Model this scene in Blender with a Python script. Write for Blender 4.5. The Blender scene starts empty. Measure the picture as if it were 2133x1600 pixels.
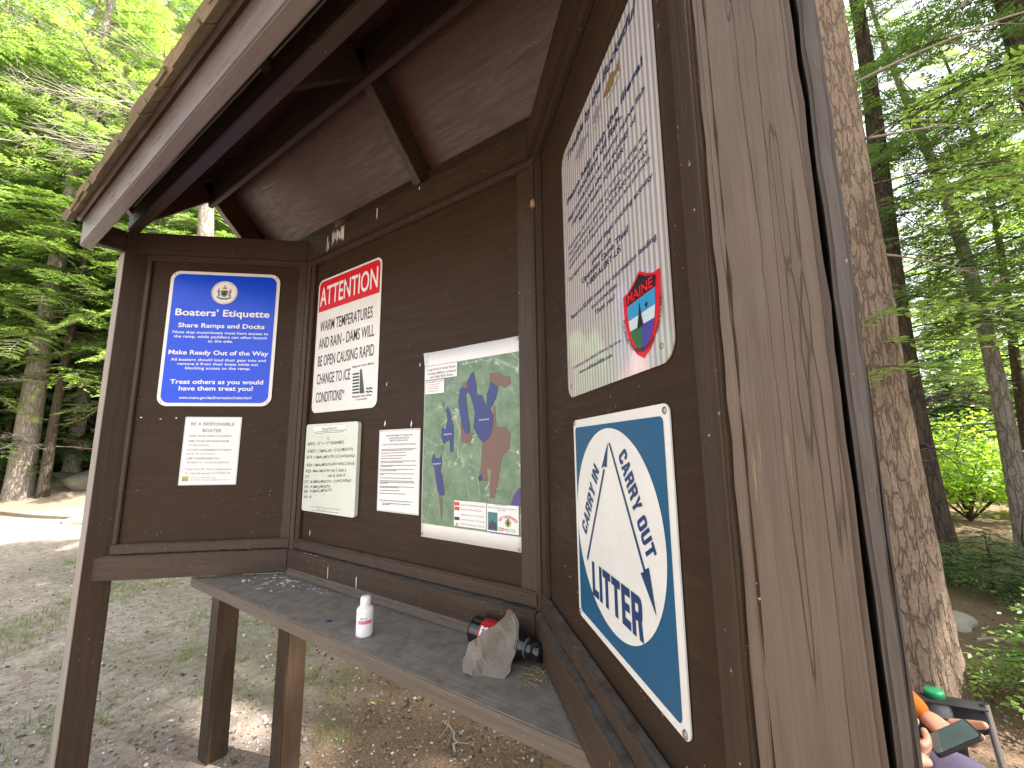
import bpy, bmesh, math, random
import numpy as np
from mathutils import Matrix, Vector

# ------------------------------------------------------------------ camera, sky, sun, exposure
S = bpy.context.scene
COL = S.collection
Z0 = 1.25                                   # height of the survey zero above the ground
GX = 1.2                                    # width of the back panel
AL, AR = 0.7388, 0.7976                     # angles of the two wings
cam_d = bpy.data.cameras.new("camera")
cam = bpy.data.objects.new("camera", cam_d); COL.objects.link(cam)
Rr = Vector((0.82384668, 0.56672362, -0.01004981)); Ru = Vector((0.09229342, -0.1166311, 0.9888777)); Rf = Vector((-0.55924823, 0.81561114, 0.148391))
CAM = Vector((1.7575, -0.9561, 0.1209 + Z0))
M = Matrix.Identity(4)
for i in range(3):
    M[i][0] = Rr[i]; M[i][1] = Ru[i]; M[i][2] = -Rf[i]; M[i][3] = CAM[i]
cam.matrix_world = M
cam_d.sensor_width = 36; cam_d.lens = 36 * 856.09 / 2133
cam_d.clip_start = 0.02; cam_d.clip_end = 2000
S.camera = cam
SUN_AZ, SUN_EL = 72, 54                     # azimuth from +y towards +x
w = bpy.data.worlds.new("World"); S.world = w; w.use_nodes = True
nt = w.node_tree
sky = nt.nodes.new('ShaderNodeTexSky'); sky.sky_type = 'NISHITA'; sky.sun_disc = False
sky.sun_elevation = math.radians(SUN_EL); sky.sun_rotation = math.radians(SUN_AZ)
bg = nt.nodes['Background']; bg.inputs[1].default_value = 0.15
sky.dust_density = 2.0; sky.ozone_density = .6
hs = nt.nodes.new('ShaderNodeHueSaturation'); hs.inputs['Saturation'].default_value = .52; nt.links.new(sky.outputs[0], hs.inputs['Color'])
wb = nt.nodes.new('ShaderNodeMix'); wb.data_type = 'RGBA'; wb.blend_type = 'MULTIPLY'; wb.inputs[0].default_value = 1; wb.inputs[7].default_value = (1.06, .99, .90, 1)
nt.links.new(hs.outputs[0], wb.inputs[6]); nt.links.new(wb.outputs[2], bg.inputs[0])
sl = bpy.data.lights.new("sun", 'SUN'); sl.energy = 5.0; sl.angle = math.radians(0.55); sl.color = (1, 0.95, 0.86)
so = bpy.data.objects.new("sun", sl); COL.objects.link(so)
sv = Vector((math.sin(math.radians(SUN_AZ)) * math.cos(math.radians(SUN_EL)), math.cos(math.radians(SUN_AZ)) * math.cos(math.radians(SUN_EL)), math.sin(math.radians(SUN_EL))))
so.rotation_euler = sv.to_track_quat('Z', 'Y').to_euler(); so.location = sv * 30
S.view_settings.view_transform = 'Standard'; S.view_settings.look = 'None'; S.view_settings.gamma = 1
S.view_settings.exposure = 2.0
try:
    S.cycles.max_bounces = 8; S.cycles.transparent_max_bounces = 8; S.cycles.use_denoising = True
except Exception: pass
rng = random.Random(7)
NR = np.random.default_rng(11)

# ------------------------------------------------------------------ object helpers
def tag(o, label=None, cat=None, group=None, kind=None):
    if label: o['label'] = label
    if cat: o['category'] = cat
    if group: o['group'] = group
    if kind: o['kind'] = kind
    return o
def empty(name, loc=(0, 0, 0), label=None, cat=None, group=None):
    o = bpy.data.objects.new(name, None); COL.objects.link(o); o.empty_display_size = 0.1
    o.matrix_world = loc if isinstance(loc, Matrix) else Matrix.Translation(Vector(loc))
    return tag(o, label, cat, group)
WM = {}
def wmat(o): return WM.get(o.name, o.matrix_basis.copy())
def link(name, me, parent=None, mw=None, smooth=False):
    o = bpy.data.objects.new(name, me); COL.objects.link(o)
    mw = mw or Matrix.Identity(4); WM[o.name] = mw.copy()
    if parent is not None:
        o.parent = parent; o.matrix_parent_inverse = Matrix.Identity(4)
        o.matrix_basis = wmat(parent).inverted() @ mw
    else: o.matrix_basis = mw
    if smooth:
        for p in me.polygons: p.use_smooth = True
    return o
def bm_obj(name, bm, mats, parent=None, mw=None, smooth=False):
    me = bpy.data.meshes.new(name); bm.normal_update(); bm.to_mesh(me); bm.free()
    for m in (mats if isinstance(mats, (list, tuple)) else [mats]): me.materials.append(m)
    return link(name, me, parent, mw, smooth)
def np_mesh(name, V, F, mats, midx=None):
    me = bpy.data.meshes.new(name); V = np.asarray(V, np.float32); F = np.asarray(F, np.int32)
    me.vertices.add(len(V)); me.vertices.foreach_set('co', V.ravel())
    k = F.shape[1]; me.loops.add(F.size); me.loops.foreach_set('vertex_index', F.ravel())
    me.polygons.add(len(F)); me.polygons.foreach_set('loop_start', np.arange(0, F.size, k, dtype=np.int32))
    for m in mats: me.materials.append(m)
    if midx is not None: me.polygons.foreach_set('material_index', np.asarray(midx, np.int32))
    me.update(calc_edges=True); return me

# ------------------------------------------------------------------ material helpers
def mat(name):
    m = bpy.data.materials.new(name); m.use_nodes = True; t = m.node_tree
    return m, t, t.nodes['Principled BSDF']
def nd(t, typ, **kw):
    n = t.nodes.new(typ)
    for k, v in kw.items():
        if hasattr(n, k) and k not in ('Scale', 'Detail'): setattr(n, k, v)
        else: n.inputs[k].default_value = v
    return n
def coords(t, kind='Object', scale=(1, 1, 1), rnd=False):
    tc = t.nodes.new('ShaderNodeTexCoord'); mp = t.nodes.new('ShaderNodeMapping'); mp.inputs['Scale'].default_value = scale
    t.links.new(tc.outputs[kind], mp.inputs[0])
    if rnd:
        oi = t.nodes.new('ShaderNodeObjectInfo'); ml = nd(t, 'ShaderNodeMath', operation='MULTIPLY'); ml.inputs[1].default_value = 37
        t.links.new(oi.outputs['Random'], ml.inputs[0]); t.links.new(ml.outputs[0], mp.inputs['Location'])
    return mp.outputs[0]
def noise(t, vec, scale, detail=4, rough=.6, dist=0):
    n = t.nodes.new('ShaderNodeTexNoise'); n.inputs['Scale'].default_value = scale; n.inputs['Detail'].default_value = detail
    n.inputs['Roughness'].default_value = rough; n.inputs['Distortion'].default_value = dist
    if vec is not None: t.links.new(vec, n.inputs['Vector'])
    return n.outputs[0]
def ramp(t, fac, stops):
    r = t.nodes.new('ShaderNodeValToRGB'); e = r.color_ramp.elements
    while len(e) < len(stops): e.new(0.5)
    for i, (p, c) in enumerate(stops):
        e[i].position = p; e[i].color = (c[0], c[1], c[2], 1) if isinstance(c, (tuple, list)) else (c, c, c, 1)
    t.links.new(fac, r.inputs[0]); return r.outputs[0]
def mix(t, fac, a, b, blend='MIX'):
    m = t.nodes.new('ShaderNodeMix'); m.data_type = 'RGBA'; m.blend_type = blend
    for sock, v in ((m.inputs[0], fac), (m.inputs[6], a), (m.inputs[7], b)):
        if isinstance(v, bpy.types.NodeSocket): t.links.new(v, sock)
        elif isinstance(v, (int, float)): sock.default_value = v if sock.type == 'VALUE' else (v, v, v, 1)
        else: sock.default_value = (v[0], v[1], v[2], 1)
    return m.outputs[2]
def math_(t, op, a, b=None):
    m = nd(t, 'ShaderNodeMath', operation=op)
    for s, v in ((m.inputs[0], a), (m.inputs[1], b)):
        if v is None: continue
        if isinstance(v, bpy.types.NodeSocket): t.links.new(v, s)
        else: s.default_value = v
    return m.outputs[0]
def bump(t, b, h, strength=.3, dist=.002):
    n = t.nodes.new('ShaderNodeBump'); n.inputs['Strength'].default_value = strength; n.inputs['Distance'].default_value = dist
    t.links.new(h, n.inputs['Height']); t.links.new(n.outputs[0], b.inputs['Normal'])
def setc(t, b, c):
    if isinstance(c, bpy.types.NodeSocket): t.links.new(c, b.inputs['Base Color'])
    else: b.inputs['Base Color'].default_value = (c[0], c[1], c[2], 1)
def plain(name, c, rough=.5, var=.08, scale=30, spec=.5, metal=0):
    m, t, b = mat(name); v = noise(t, coords(t), scale, 3)
    setc(t, b, mix(t, v, [x * (1 - var) for x in c], [min(1, x * (1 + var)) for x in c]))
    b.inputs['Roughness'].default_value = rough; b.inputs['Specular IOR Level'].default_value = spec; b.inputs['Metallic'].default_value = metal
    return m

def wood(name, dark, light, rough=.45, dust=(.16, .15, .135), dust_amt=.75, grain=1.0, streak=None, speck=True, crack=False, bstr=.35, spec=.45):
    m, t, b = mat(name)
    v = coords(t, 'Object', (1.5, 34, 34), True)
    g = noise(t, v, 2.2, 6, .65, .4)
    big = noise(t, coords(t, 'Object', (1, 1, 1), True), 4, 4, .6)
    c = mix(t, ramp(t, g, [(.3, 0.), (.7, 1.)]), dark, light)
    c = mix(t, ramp(t, big, [(.35, 0.), (.7, .55)]), c, [x * .72 for x in light])
    if streak:
        sv_ = noise(t, coords(t, 'Object', (3.2, 70, 70), True), 1.6, 5, .7)
        reg = noise(t, coords(t, 'Object', (1, 4, 4), True), 2.2, 3)
        f = math_(t, 'MULTIPLY', ramp(t, sv_, [(.57, 0.), (.68, 1.)]), ramp(t, reg, [(.52, 0.), (.64, .75)]))
        c = mix(t, f, c, streak)
    fg = noise(t, coords(t, 'Object', (2.5, 160, 160), True), 2.0, 4, .7)
    c = mix(t, math_(t, 'MULTIPLY', ramp(t, fg, [(.50, 0.), (.70, .55)]), min(1, grain)), c, [x * .6 for x in dark])
    h = math_(t, 'ADD', g, math_(t, 'MULTIPLY', fg, .4))
    if crack:
        wv = t.nodes.new('ShaderNodeTexNoise'); wv.inputs['Scale'].default_value = 1.0; wv.inputs['Detail'].default_value = 3
        t.links.new(coords(t, 'Object', (.55, 30, 30), True), wv.inputs['Vector'])
        d = math_(t, 'ABSOLUTE', math_(t, 'SUBTRACT', wv.outputs[0], .5))
        cr = ramp(t, d, [(.0, 1.), (.0062, 0.)])
        c = mix(t, math_(t, 'MULTIPLY', cr, .6), c, [x * .3 for x in dark])
        h = math_(t, 'SUBTRACT', g, math_(t, 'MULTIPLY', cr, 1.6))
    if speck:
        sp = noise(t, coords(t, 'Object', (1, 1, 1), True), 150, 1, .5)
        cl = noise(t, coords(t, 'Object', (1, 1, 1), True), 7, 2, .5)
        f = math_(t, 'MULTIPLY', ramp(t, sp, [(.755, 0.), (.775, 1.)]), ramp(t, cl, [(.45, 0.), (.6, .8)]))
        c = mix(t, f, c, (.42, .38, .33))
    if dust_amt:
        geo = t.nodes.new('ShaderNodeNewGeometry'); sx = t.nodes.new('ShaderNodeSeparateXYZ'); t.links.new(geo.outputs['True Normal'], sx.inputs[0])
        dn = noise(t, coords(t, 'Object', (1, 1, 1), True), 22, 5, .7)
        f = math_(t, 'MULTIPLY', ramp(t, sx.outputs[2], [(.7, 0.), (.9, dust_amt)]), ramp(t, dn, [(.3, .25), (.6, 1.)]))
        c = mix(t, f, c, dust)
    b.inputs['Specular IOR Level'].default_value = spec
    setc(t, b, c)
    rn = noise(t, coords(t, 'Object', (2, 20, 20), True), 5, 4)
    t.links.new(ramp(t, rn, [(.3, rough - .08), (.7, rough + .14)]), b.inputs['Roughness'])
    bump(t, b, h, bstr * grain, .0025)
    return m

BROWN = wood('brown_painted_wood', (.037, .0220, .0138), (.061, .0385, .0250), .46, spec=.34)
PANEL = wood('brown_painted_plywood', (.028, .0155, .0085), (.043, .0245, .014), .55, grain=.35, spec=.2)
CEIL = wood('dark_stained_sheathing', (.046, .018, .012), (.072, .030, .020), .38, dust_amt=0, grain=.5)
POST = wood('worn_brown_post', (.082, .054, .037), (.132, .093, .066), .55, streak=(.34, .27, .13), crack=True, bstr=.6, speck=False)
SIDE = wood('grey_brown_board', (.040, .030, .025), (.105, .085, .072), .6, crack=True, bstr=.9)
LIT_EDGE = wood('lit_edge_wood', (.20, .17, .14), (.36, .31, .27), .7, speck=False)  # pale wood tone with the daylight on edges put into its colour
FASC = wood('brown_fascia_paint', (.148, .118, .109), (.200, .166, .156), .32, dust_amt=.2, grain=.3)
SHELF = wood('dusty_shelf_wood', (.085, .064, .048), (.155, .125, .10), .6, dust=(.24, .215, .185), dust_amt=.9, bstr=.5)

def shape(pts, z0, z1, bevel=0):
    """prism from a plan outline"""
    bm = bmesh.new(); vs = [bm.verts.new((x, y, z0)) for x, y in pts]; f = bm.faces.new(vs)
    r = bmesh.ops.extrude_face_region(bm, geom=[f]); bmesh.ops.translate(bm, vec=(0, 0, z1 - z0), verts=[e for e in r['geom'] if isinstance(e, bmesh.types.BMVert)])
    bmesh.ops.recalc_face_normals(bm, faces=bm.faces)
    if bevel: bmesh.ops.bevel(bm, geom=bm.edges[:], offset=bevel, segments=2, affect='EDGES', clamp_overlap=True)
    return bm
def box_bm(l, w_, h, bevel=.003, rag=0, seg=1):
    bm = bmesh.new(); bmesh.ops.create_cube(bm, size=1)
    bmesh.ops.scale(bm, vec=(l, w_, h), verts=bm.verts)
    if rag:
        es = [e for e in bm.edges if abs((e.verts[0].co - e.verts[1].co).x) > l * .5]
        bmesh.ops.subdivide_edges(bm, edges=es, cuts=60, use_grid_fill=True)
        for v in bm.verts:
            v.co.y += (rng.random() - .5) * rag; v.co.z += (rng.random() - .5) * rag
    if bevel: bmesh.ops.bevel(bm, geom=[e for e in bm.edges if (not rag or e.calc_face_angle(0) > .9)], offset=bevel, segments=2, affect='EDGES', clamp_overlap=True)
    return bm
def board(name, parent, a, b, up, wid, thk, m, bevel=.003, rag=0):
    """a board from a to b; local x along it, local z = width direction up, local y = thickness (a,b are its centre line)"""
    a = Vector(a); b = Vector(b); x = (b - a); L = x.length; x.normalize()
    z = Vector(up); z = (z - x * z.dot(x)).normalized(); y = z.cross(x)
    mw = Matrix.Identity(4); c = (a + b) / 2
    for i in range(3): mw[i][0] = x[i]; mw[i][1] = y[i]; mw[i][2] = z[i]; mw[i][3] = c[i]
    return bm_obj(name, box_bm(L, thk, wid, bevel, rag), m, parent, mw)
def frame(o, right, nrm):
    mw = Matrix.Identity(4); up = Vector((0, 0, 1))
    for i in range(3): mw[i][0] = right[i]; mw[i][1] = up[i]; mw[i][2] = nrm[i]; mw[i][3] = o[i]
    return mw
LR, LN = Vector((math.cos(AL), math.sin(AL), 0)), Vector((math.sin(AL), -math.cos(AL), 0))
RR_, RN = Vector((math.cos(AR), -math.sin(AR), 0)), Vector((-math.sin(AR), -math.cos(AR), 0))
def pl(plane, u, v, off=0):
    """point on a panel: plane 'B','L','R'; u along (L: negative outward), v height over survey zero"""
    if plane == 'B': return Vector((u, -off, v + Z0))
    if plane == 'L': return LR * u + LN * off + Vector((0, 0, v + Z0))
    return Vector((GX, 0, 0)) + RR_ * u + RN * off + Vector((0, 0, v + Z0))
AX = {'B': (Vector((1, 0, 0)), Vector((0, -1, 0))), 'L': (LR, LN), 'R': (RR_, RN)}

# ------------------------------------------------------------------ ground
def ground_h(x, y):
    h = .03 * np.sin(x * 1.3 + .5) * np.cos(y * 1.1) * np.clip((np.hypot(x - .6, y) - 1.5) / 3, 0, 1)
    d = np.hypot(x, y); h = h + np.clip((d - 10) / 20, 0, 1) * (.25 * np.sin(x * .31 + 1) * np.cos(y * .27))
    h = h + .55 * np.exp(-(((x + 15.5) / 2.2) ** 2 + ((y - 2.6) / 1.6) ** 2))
    h = h + .18 * np.exp(-(((x - 4.2) / 1.6) ** 2 + ((y - 5.6) / 1.2) ** 2))
    return h
def build_ground():
    ax = np.concatenate([-np.geomspace(8, 400, 50)[::-1], np.linspace(-7.8, 7.8, 140), np.geomspace(8, 400, 50)])
    X, Y = np.meshgrid(ax - 1.0, ax + 1.0, indexing='ij'); Zg = ground_h(X, Y) + NR.normal(0, .004, X.shape) * (np.hypot(X, Y) < 8)
    n = len(ax); V = np.stack([X.ravel(), Y.ravel(), Zg.ravel()], 1)
    i = np.arange(n - 1); I, J = np.meshgrid(i, i, indexing='ij'); a = (I * n + J).ravel()
    F = np.stack([a, a + n, a + n + 1, a + 1], 1)
    m, t, b = mat('gravel_and_litter'); tc = coords(t)
    n1 = noise(t, tc, .9, 6, .65); n2 = noise(t, tc, 14, 8, .75); n3 = noise(t, tc, 90, 4, .7); n4 = noise(t, tc, .45, 5, .6, .5)
    grav = mix(t, n3, (.275, .242, .225), (.59, .535, .505))
    lit = mix(t, n2, (.075, .048, .034), (.25, .165, .115))
    lit = mix(t, ramp(t, n3, [(.45, 0.), (.62, .6)]), lit, (.34, .24, .17))
    sep = t.nodes.new('ShaderNodeSeparateXYZ'); t.links.new(tc, sep.inputs[0])
    # the drive and lot are gravel (x < 0), the forest floor behind is litter
    k = math_(t, 'ADD', math_(t, 'MULTIPLY', sep.outputs[0], -.55), math_(t, 'MULTIPLY', sep.outputs[1], -.55))
    k = math_(t, 'ADD', k, math_(t, 'MULTIPLY', math_(t, 'SUBTRACT', n1, .5), 3.2))
    c = mix(t, ramp(t, math_(t, 'ADD', math_(t, 'MULTIPLY', k, .35), .45), [(.3, 0.), (.75, .9)]), lit, grav)
    c = mix(t, ramp(t, n2, [(.42, 0.), (.64, .8)]), c, lit)
    c = mix(t, ramp(t, n4, [(.52, 0.), (.60, .32)]), c, mix(t, n2, (.05, .065, .02), (.14, .16, .06)))
    far = math_(t, 'ADD', math_(t, 'MULTIPLY', sep.outputs[0], -.2), -2.2)
    c = mix(t, ramp(t, far, [(0., 0.), (.35, .8)]), c, mix(t, n2, (.10, .072, .05), (.31, .24, .18)))
    setc(t, b, c); b.inputs['Roughness'].default_value = .95; b.inputs['Specular IOR Level'].default_value = .15
    bump(t, b, math_(t, 'ADD', n2, math_(t, 'MULTIPLY', n3, .5)), 1, .02)
    o = link('ground', np_mesh('ground', V, F, [m]), smooth=True); tag(o, kind='structure')
build_ground()

def scatter_stones():
    ico = bmesh.new(); bmesh.ops.create_icosphere(ico, subdivisions=1, radius=1)
    bv = np.array([v.co[:] for v in ico.verts]); bf = np.array([[v.index for v in f.verts] for f in ico.faces]); ico.free()
    N = 46000
    d = 0.6 + 7.5 * NR.random(N) ** 1.7; az = np.radians(NR.uniform(-95, 2, N))
    x = CAM.x + d * np.sin(az); y = CAM.y + d * np.cos(az)
    gx = (-.55 * x - .55 * y); keep = NR.random(N) < np.clip(.55 + .25 * gx, .3, 1); x, y = x[keep], y[keep]; N = len(x)
    s = NR.lognormal(math.log(.0046), .45, N); s = np.clip(s, .0018, .0125)
    V = bv[None] * (1 + NR.normal(0, .16, (N, len(bv), 1))) * s[:, None, None] * np.stack([NR.uniform(.8, 1.5, N), NR.uniform(.7, 1.1, N), NR.uniform(.4, .8, N)], 1)[:, None]
    a = NR.random(N) * 6.28; ca, sa = np.cos(a)[:, None], np.sin(a)[:, None]
    X = V[..., 0] * ca - V[..., 1] * sa + x[:, None]; Y = V[..., 0] * sa + V[..., 1] * ca + y[:, None]; Zs = V[..., 2] + (ground_h(x, y) + s * .25)[:, None]
    VV = np.stack([X, Y, Zs], -1).reshape(-1, 3); F = (bf[None] + (np.arange(N) * len(bv))[:, None, None]).reshape(-1, 3)
    mats = [plain('grey_stone', (.28, .262, .255), .85), plain('pale_stone', (.55, .53, .51), .8), plain('brown_stone', (.22, .155, .12), .9)]
    mi = np.repeat(NR.choice(3, N, p=[.64, .11, .25]), len(bf))
    tag(link('gravel', np_mesh('gravel', VV, F, mats, mi)), 'loose grey and brown pebbles strewn over the ground', 'gravel', kind='stuff')
scatter_stones()
def flakes(name, n, fx, size, cols, label, cat, tilt=.5, lift=.004):
    """little leaf or chip shaped flakes lying about"""
    xy = fx(n); n = len(xy); L = NR.uniform(*size, n); W = L * NR.uniform(.25, .6, n); a = NR.random(n) * 6.28
    ex = np.stack([np.cos(a), np.sin(a), NR.normal(0, tilt * .5, n)], 1); ey = np.stack([-np.sin(a), np.cos(a), NR.normal(0, tilt, n)], 1)
    c = np.stack([xy[:, 0], xy[:, 1], ground_h(xy[:, 0], xy[:, 1]) + lift + NR.random(n) * lift], 1)
    V = np.stack([c - ex * L[:, None] / 2, c + ey * W[:, None] / 2, c + ex * L[:, None] / 2, c - ey * W[:, None] / 2], 1).reshape(-1, 3)
    F = np.arange(n * 4).reshape(-1, 4)
    o = link(name, np_mesh(name, V, F, cols, NR.integers(0, len(cols), n))); return tag(o, label, cat, kind='stuff')
def polar(d0, d1, a0, a1, p=1.6):
    def f(n):
        d = d0 + (d1 - d0) * NR.random(n) ** p; az = np.radians(NR.uniform(a0, a1, n))
        return np.stack([CAM.x + d * np.sin(az), CAM.y + d * np.cos(az)], 1)
    return f
flakes('leaf_litter', 16000, polar(.8, 9, -92, 40), (.008, .035), [plain('litter_brown', (.11, .065, .04), .9), plain('litter_tan', (.26, .18, .11), .9), plain('litter_dark', (.05, .033, .024), .9)], 'brown needle and leaf litter under the trees', 'leaf litter')

# ------------------------------------------------------------------ foliage
def leaf_mat(name, c, tr, var=.35):
    m, t, b = mat(name); out = t.nodes['Material Output']
    geo = t.nodes.new('ShaderNodeNewGeometry')
    n = noise(t, geo.outputs['Position'], .9, 4, .7); n2 = noise(t, geo.outputs['Position'], 9, 2, .6)
    f = ramp(t, math_(t, 'ADD', math_(t, 'MULTIPLY', n, .6), math_(t, 'MULTIPLY', n2, .4)), [(.38, 0.), (.62, 1.)])
    lo = [x * (1 - var) for x in c]; hi = [c[0] * (1 + var * 1.5), c[1] * (1 + var), c[2]]
    setc(t, b, mix(t, f, lo, hi)); b.inputs['Roughness'].default_value = .5; b.inputs['Specular IOR Level'].default_value = .35
    tl = t.nodes.new('ShaderNodeBsdfTranslucent'); t.links.new(mix(t, f, [x * (1 - var) for x in tr], [tr[0] * (1 + var), tr[1] * (1 + var * .6), tr[2]]), tl.inputs[0])
    ms = t.nodes.new('ShaderNodeAddShader'); t.links.new(b.outputs[0], ms.inputs[0]); t.links.new(tl.outputs[0], ms.inputs[1]); t.links.new(ms.outputs[0], out.inputs[0])
    return m
NEEDLE = leaf_mat('hemlock_needles', (.085, .150, .040), (.19, .31, .055))
NEEDLE2 = leaf_mat('spruce_needles', (.058, .112, .040), (.12, .21, .045))
BROAD = leaf_mat('broad_leaves', (.085, .16, .028), (.24, .40, .025))
def bark_mat(name, a, b_, sc=1.0):
    m, t, b = mat(name); v = coords(t, 'Object', (13 * sc, 13 * sc, 2.6 * sc))
    n = noise(t, v, 2.2, 8, .7, .6); n2 = noise(t, coords(t), 40 * sc, 5, .7)
    vo = t.nodes.new('ShaderNodeTexVoronoi'); vo.feature = 'DISTANCE_TO_EDGE'; vo.inputs['Scale'].default_value = 2.4
    wv = t.nodes.new('ShaderNodeMix'); wv.data_type = 'VECTOR'; wv.inputs[0].default_value = .42
    nz = t.nodes.new('ShaderNodeTexNoise'); nz.inputs['Scale'].default_value = 3; t.links.new(v, nz.inputs['Vector'])
    t.links.new(v, wv.inputs[4]); t.links.new(nz.outputs[1], wv.inputs[5]); t.links.new(wv.outputs[1], vo.inputs['Vector'])
    e = ramp(t, vo.outputs[0], [(.0, .45), (.10, 1.)])
    c = mix(t, n, a, b_); c = mix(t, ramp(t, n2, [(.4, 0.), (.7, .5)]), c, [min(1, x * 1.35) for x in b_])
    c = mix(t, e, [x * .6 for x in a], c)
    setc(t, b, c); b.inputs['Roughness'].default_value = .9; b.inputs['Specular IOR Level'].default_value = .2
    bump(t, b, math_(t, 'ADD', math_(t, 'MULTIPLY', e, .7), math_(t, 'ADD', math_(t, 'MULTIPLY', n, .6), math_(t, 'MULTIPLY', n2, .3))), 1, .03)
    return m
BARK = bark_mat('furrowed_bark', (.150, .108, .078), (.30, .225, .168), 1.35)
BARK2 = bark_mat('grey_bark', (.19, .16, .135), (.40, .35, .30), 1.0)
BARKD = bark_mat('dark_bark', (.04, .030, .023), (.10, .075, .055), 1.0)
DEAD = plain('bare_dead_twigs', (.34, .29, .25), .9, .2, 5)

def tube(P, r, k=5):
    """numpy tube along P with radii r"""
    P = np.asarray(P, float); r = np.asarray(r, float); n = len(P); T = np.gradient(P, axis=0); T /= np.linalg.norm(T, axis=1)[:, None] + 1e-9
    ref = np.where(np.abs(T[:, 2:3]) > .9, [[1., 0, 0]], [[0, 0, 1.]]); A = np.cross(T, ref); A /= np.linalg.norm(A, axis=1)[:, None] + 1e-9; B_ = np.cross(T, A)
    a = np.arange(k) * 2 * np.pi / k
    V = P[:, None] + r[:, None, None] * (np.cos(a)[None, :, None] * A[:, None] + np.sin(a)[None, :, None] * B_[:, None])
    i, j = np.meshgrid(np.arange(n - 1), np.arange(k), indexing='ij'); q = i * k + j; q2 = i * k + (j + 1) % k
    return V.reshape(-1, 3), np.stack([q, q2, q2 + k, q + k], -1).reshape(-1, 4)
class Acc:
    def __init__(s): s.V = []; s.F = []; s.M = []; s.n = 0
    def add(s, V, F, m):
        s.V.append(V); s.F.append(F + s.n); s.M.append(np.full(len(F), m)); s.n += len(V)
    def mesh(s, name, mats): return np_mesh(name, np.concatenate(s.V), np.concatenate(s.F), mats, np.concatenate(s.M))
def cards(acc, P, D, N, L, W, m):
    """diamond leaf cards: base P, direction D, side from N"""
    Sd = np.cross(D, N); Sd /= np.linalg.norm(Sd, axis=1)[:, None] + 1e-9
    mid = P + D * (L * .45)[:, None]
    V = np.stack([P, mid + Sd * (W / 2)[:, None], P + D * L[:, None], mid - Sd * (W / 2)[:, None]], 1).reshape(-1, 3)
    acc.add(V, np.arange(len(V)).reshape(-1, 4), m)
def limb(acc, R_, P0, az, L, slope, droop, r0, leaf_l=.10, leaf_w=.030, sp=.10, dens=1.0, bare=False, tw=.36):
    n = 9; s = np.linspace(0, 1, n); dirh = np.array([math.cos(az), math.sin(az), 0.])
    P = np.asarray(P0) + dirh * (L * s)[:, None] + np.array([0, 0, 1.]) * (L * (slope * s - droop * s ** 2))[:, None] + R_.normal(0, .012 * L, (n, 3)) * s[:, None]
    V, F = tube(P, r0 * (1 - .85 * s), 4); acc.add(V, F, 0)
    side = np.array([-dirh[1], dirh[0], 0.])
    m = max(3, int(L / sp)); ts = np.linspace(.16 if not bare else .25, 1, m)
    for sg in (-1, 1):
        for t_ in ts:
            if R_.random() > (.93 if not bare else .6): continue
            b = np.array([np.interp(t_, s, P[:, k]) for k in range(3)])
            tl = L * tw * (1.12 - t_) * R_.uniform(.55, 1.2) + .08
            d = dirh * R_.uniform(.5, .9) + side * sg * R_.uniform(.7, 1) + np.array([0, 0, R_.normal(-.12, .2)]); d /= np.linalg.norm(d)
            q = np.linspace(0, 1, 4); TP = b + d * (tl * q)[:, None] + np.array([0, 0, -1.]) * (tl * .22 * q ** 2)[:, None]
            V, F = tube(TP, (r0 * .22 + .0015) * (1 - .7 * q), 3); acc.add(V, F, 0)
            if bare:
                for _ in range(3):
                    qq = R_.uniform(.3, 1); c = b + d * tl * qq; d2 = d + R_.normal(0, .6, 3); d2 /= np.linalg.norm(d2); l2 = tl * .45
                    V, F = tube(np.stack([c, c + d2 * l2 * .5 + R_.normal(0, .02, 3), c + d2 * l2]), np.array([.003, .0025, .001]), 3); acc.add(V, F, 0)
                continue
            k = max(2, int(tl / (.042 / dens))); tt = np.repeat(np.linspace(.08, 1, k), 2) ; sg2 = np.tile([-1., 1.], k)
            Pq = b + d * (tl * tt)[:, None] + np.array([0, 0, -1.]) * (tl * .22 * tt ** 2)[:, None]
            nn = np.array([0, 0, 1.]) + R_.normal(0, .35, (2 * k, 3)); sd = np.cross(d, np.array([0, 0, 1.])); sd /= np.linalg.norm(sd) + 1e-9
            D = d * .75 + sd * sg2[:, None] * .8 + R_.normal(0, .16, (2 * k, 3)) + np.array([0, 0, -.12]); D /= np.linalg.norm(D, axis=1)[:, None]
            Ll = leaf_l * R_.uniform(.6, 1.25, 2 * k) * (1.15 - .5 * tt); cards(acc, Pq, D, nn, Ll, leaf_w * R_.uniform(.7, 1.3, 2 * k), 1)
def trunk_np(R_, H, r0, k=14, n=30, lean=(0, 0), flare=.18, bend=.02):
    s = np.linspace(0, 1, n) ** 1.25; P = np.stack([lean[0] * s * H + bend * H * np.sin(s * 5 + R_.random() * 6) * s, lean[1] * s * H + bend * H * np.sin(s * 4 + R_.random() * 6) * s, s * H - .15 * (s == 0)], 1)
    r = r0 * (1 - .93 * s ** .9) * (1 + flare * np.exp(-s * H / .28)) + .004
    V, F = tube(P, r, k); return V, F, P, s
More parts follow.
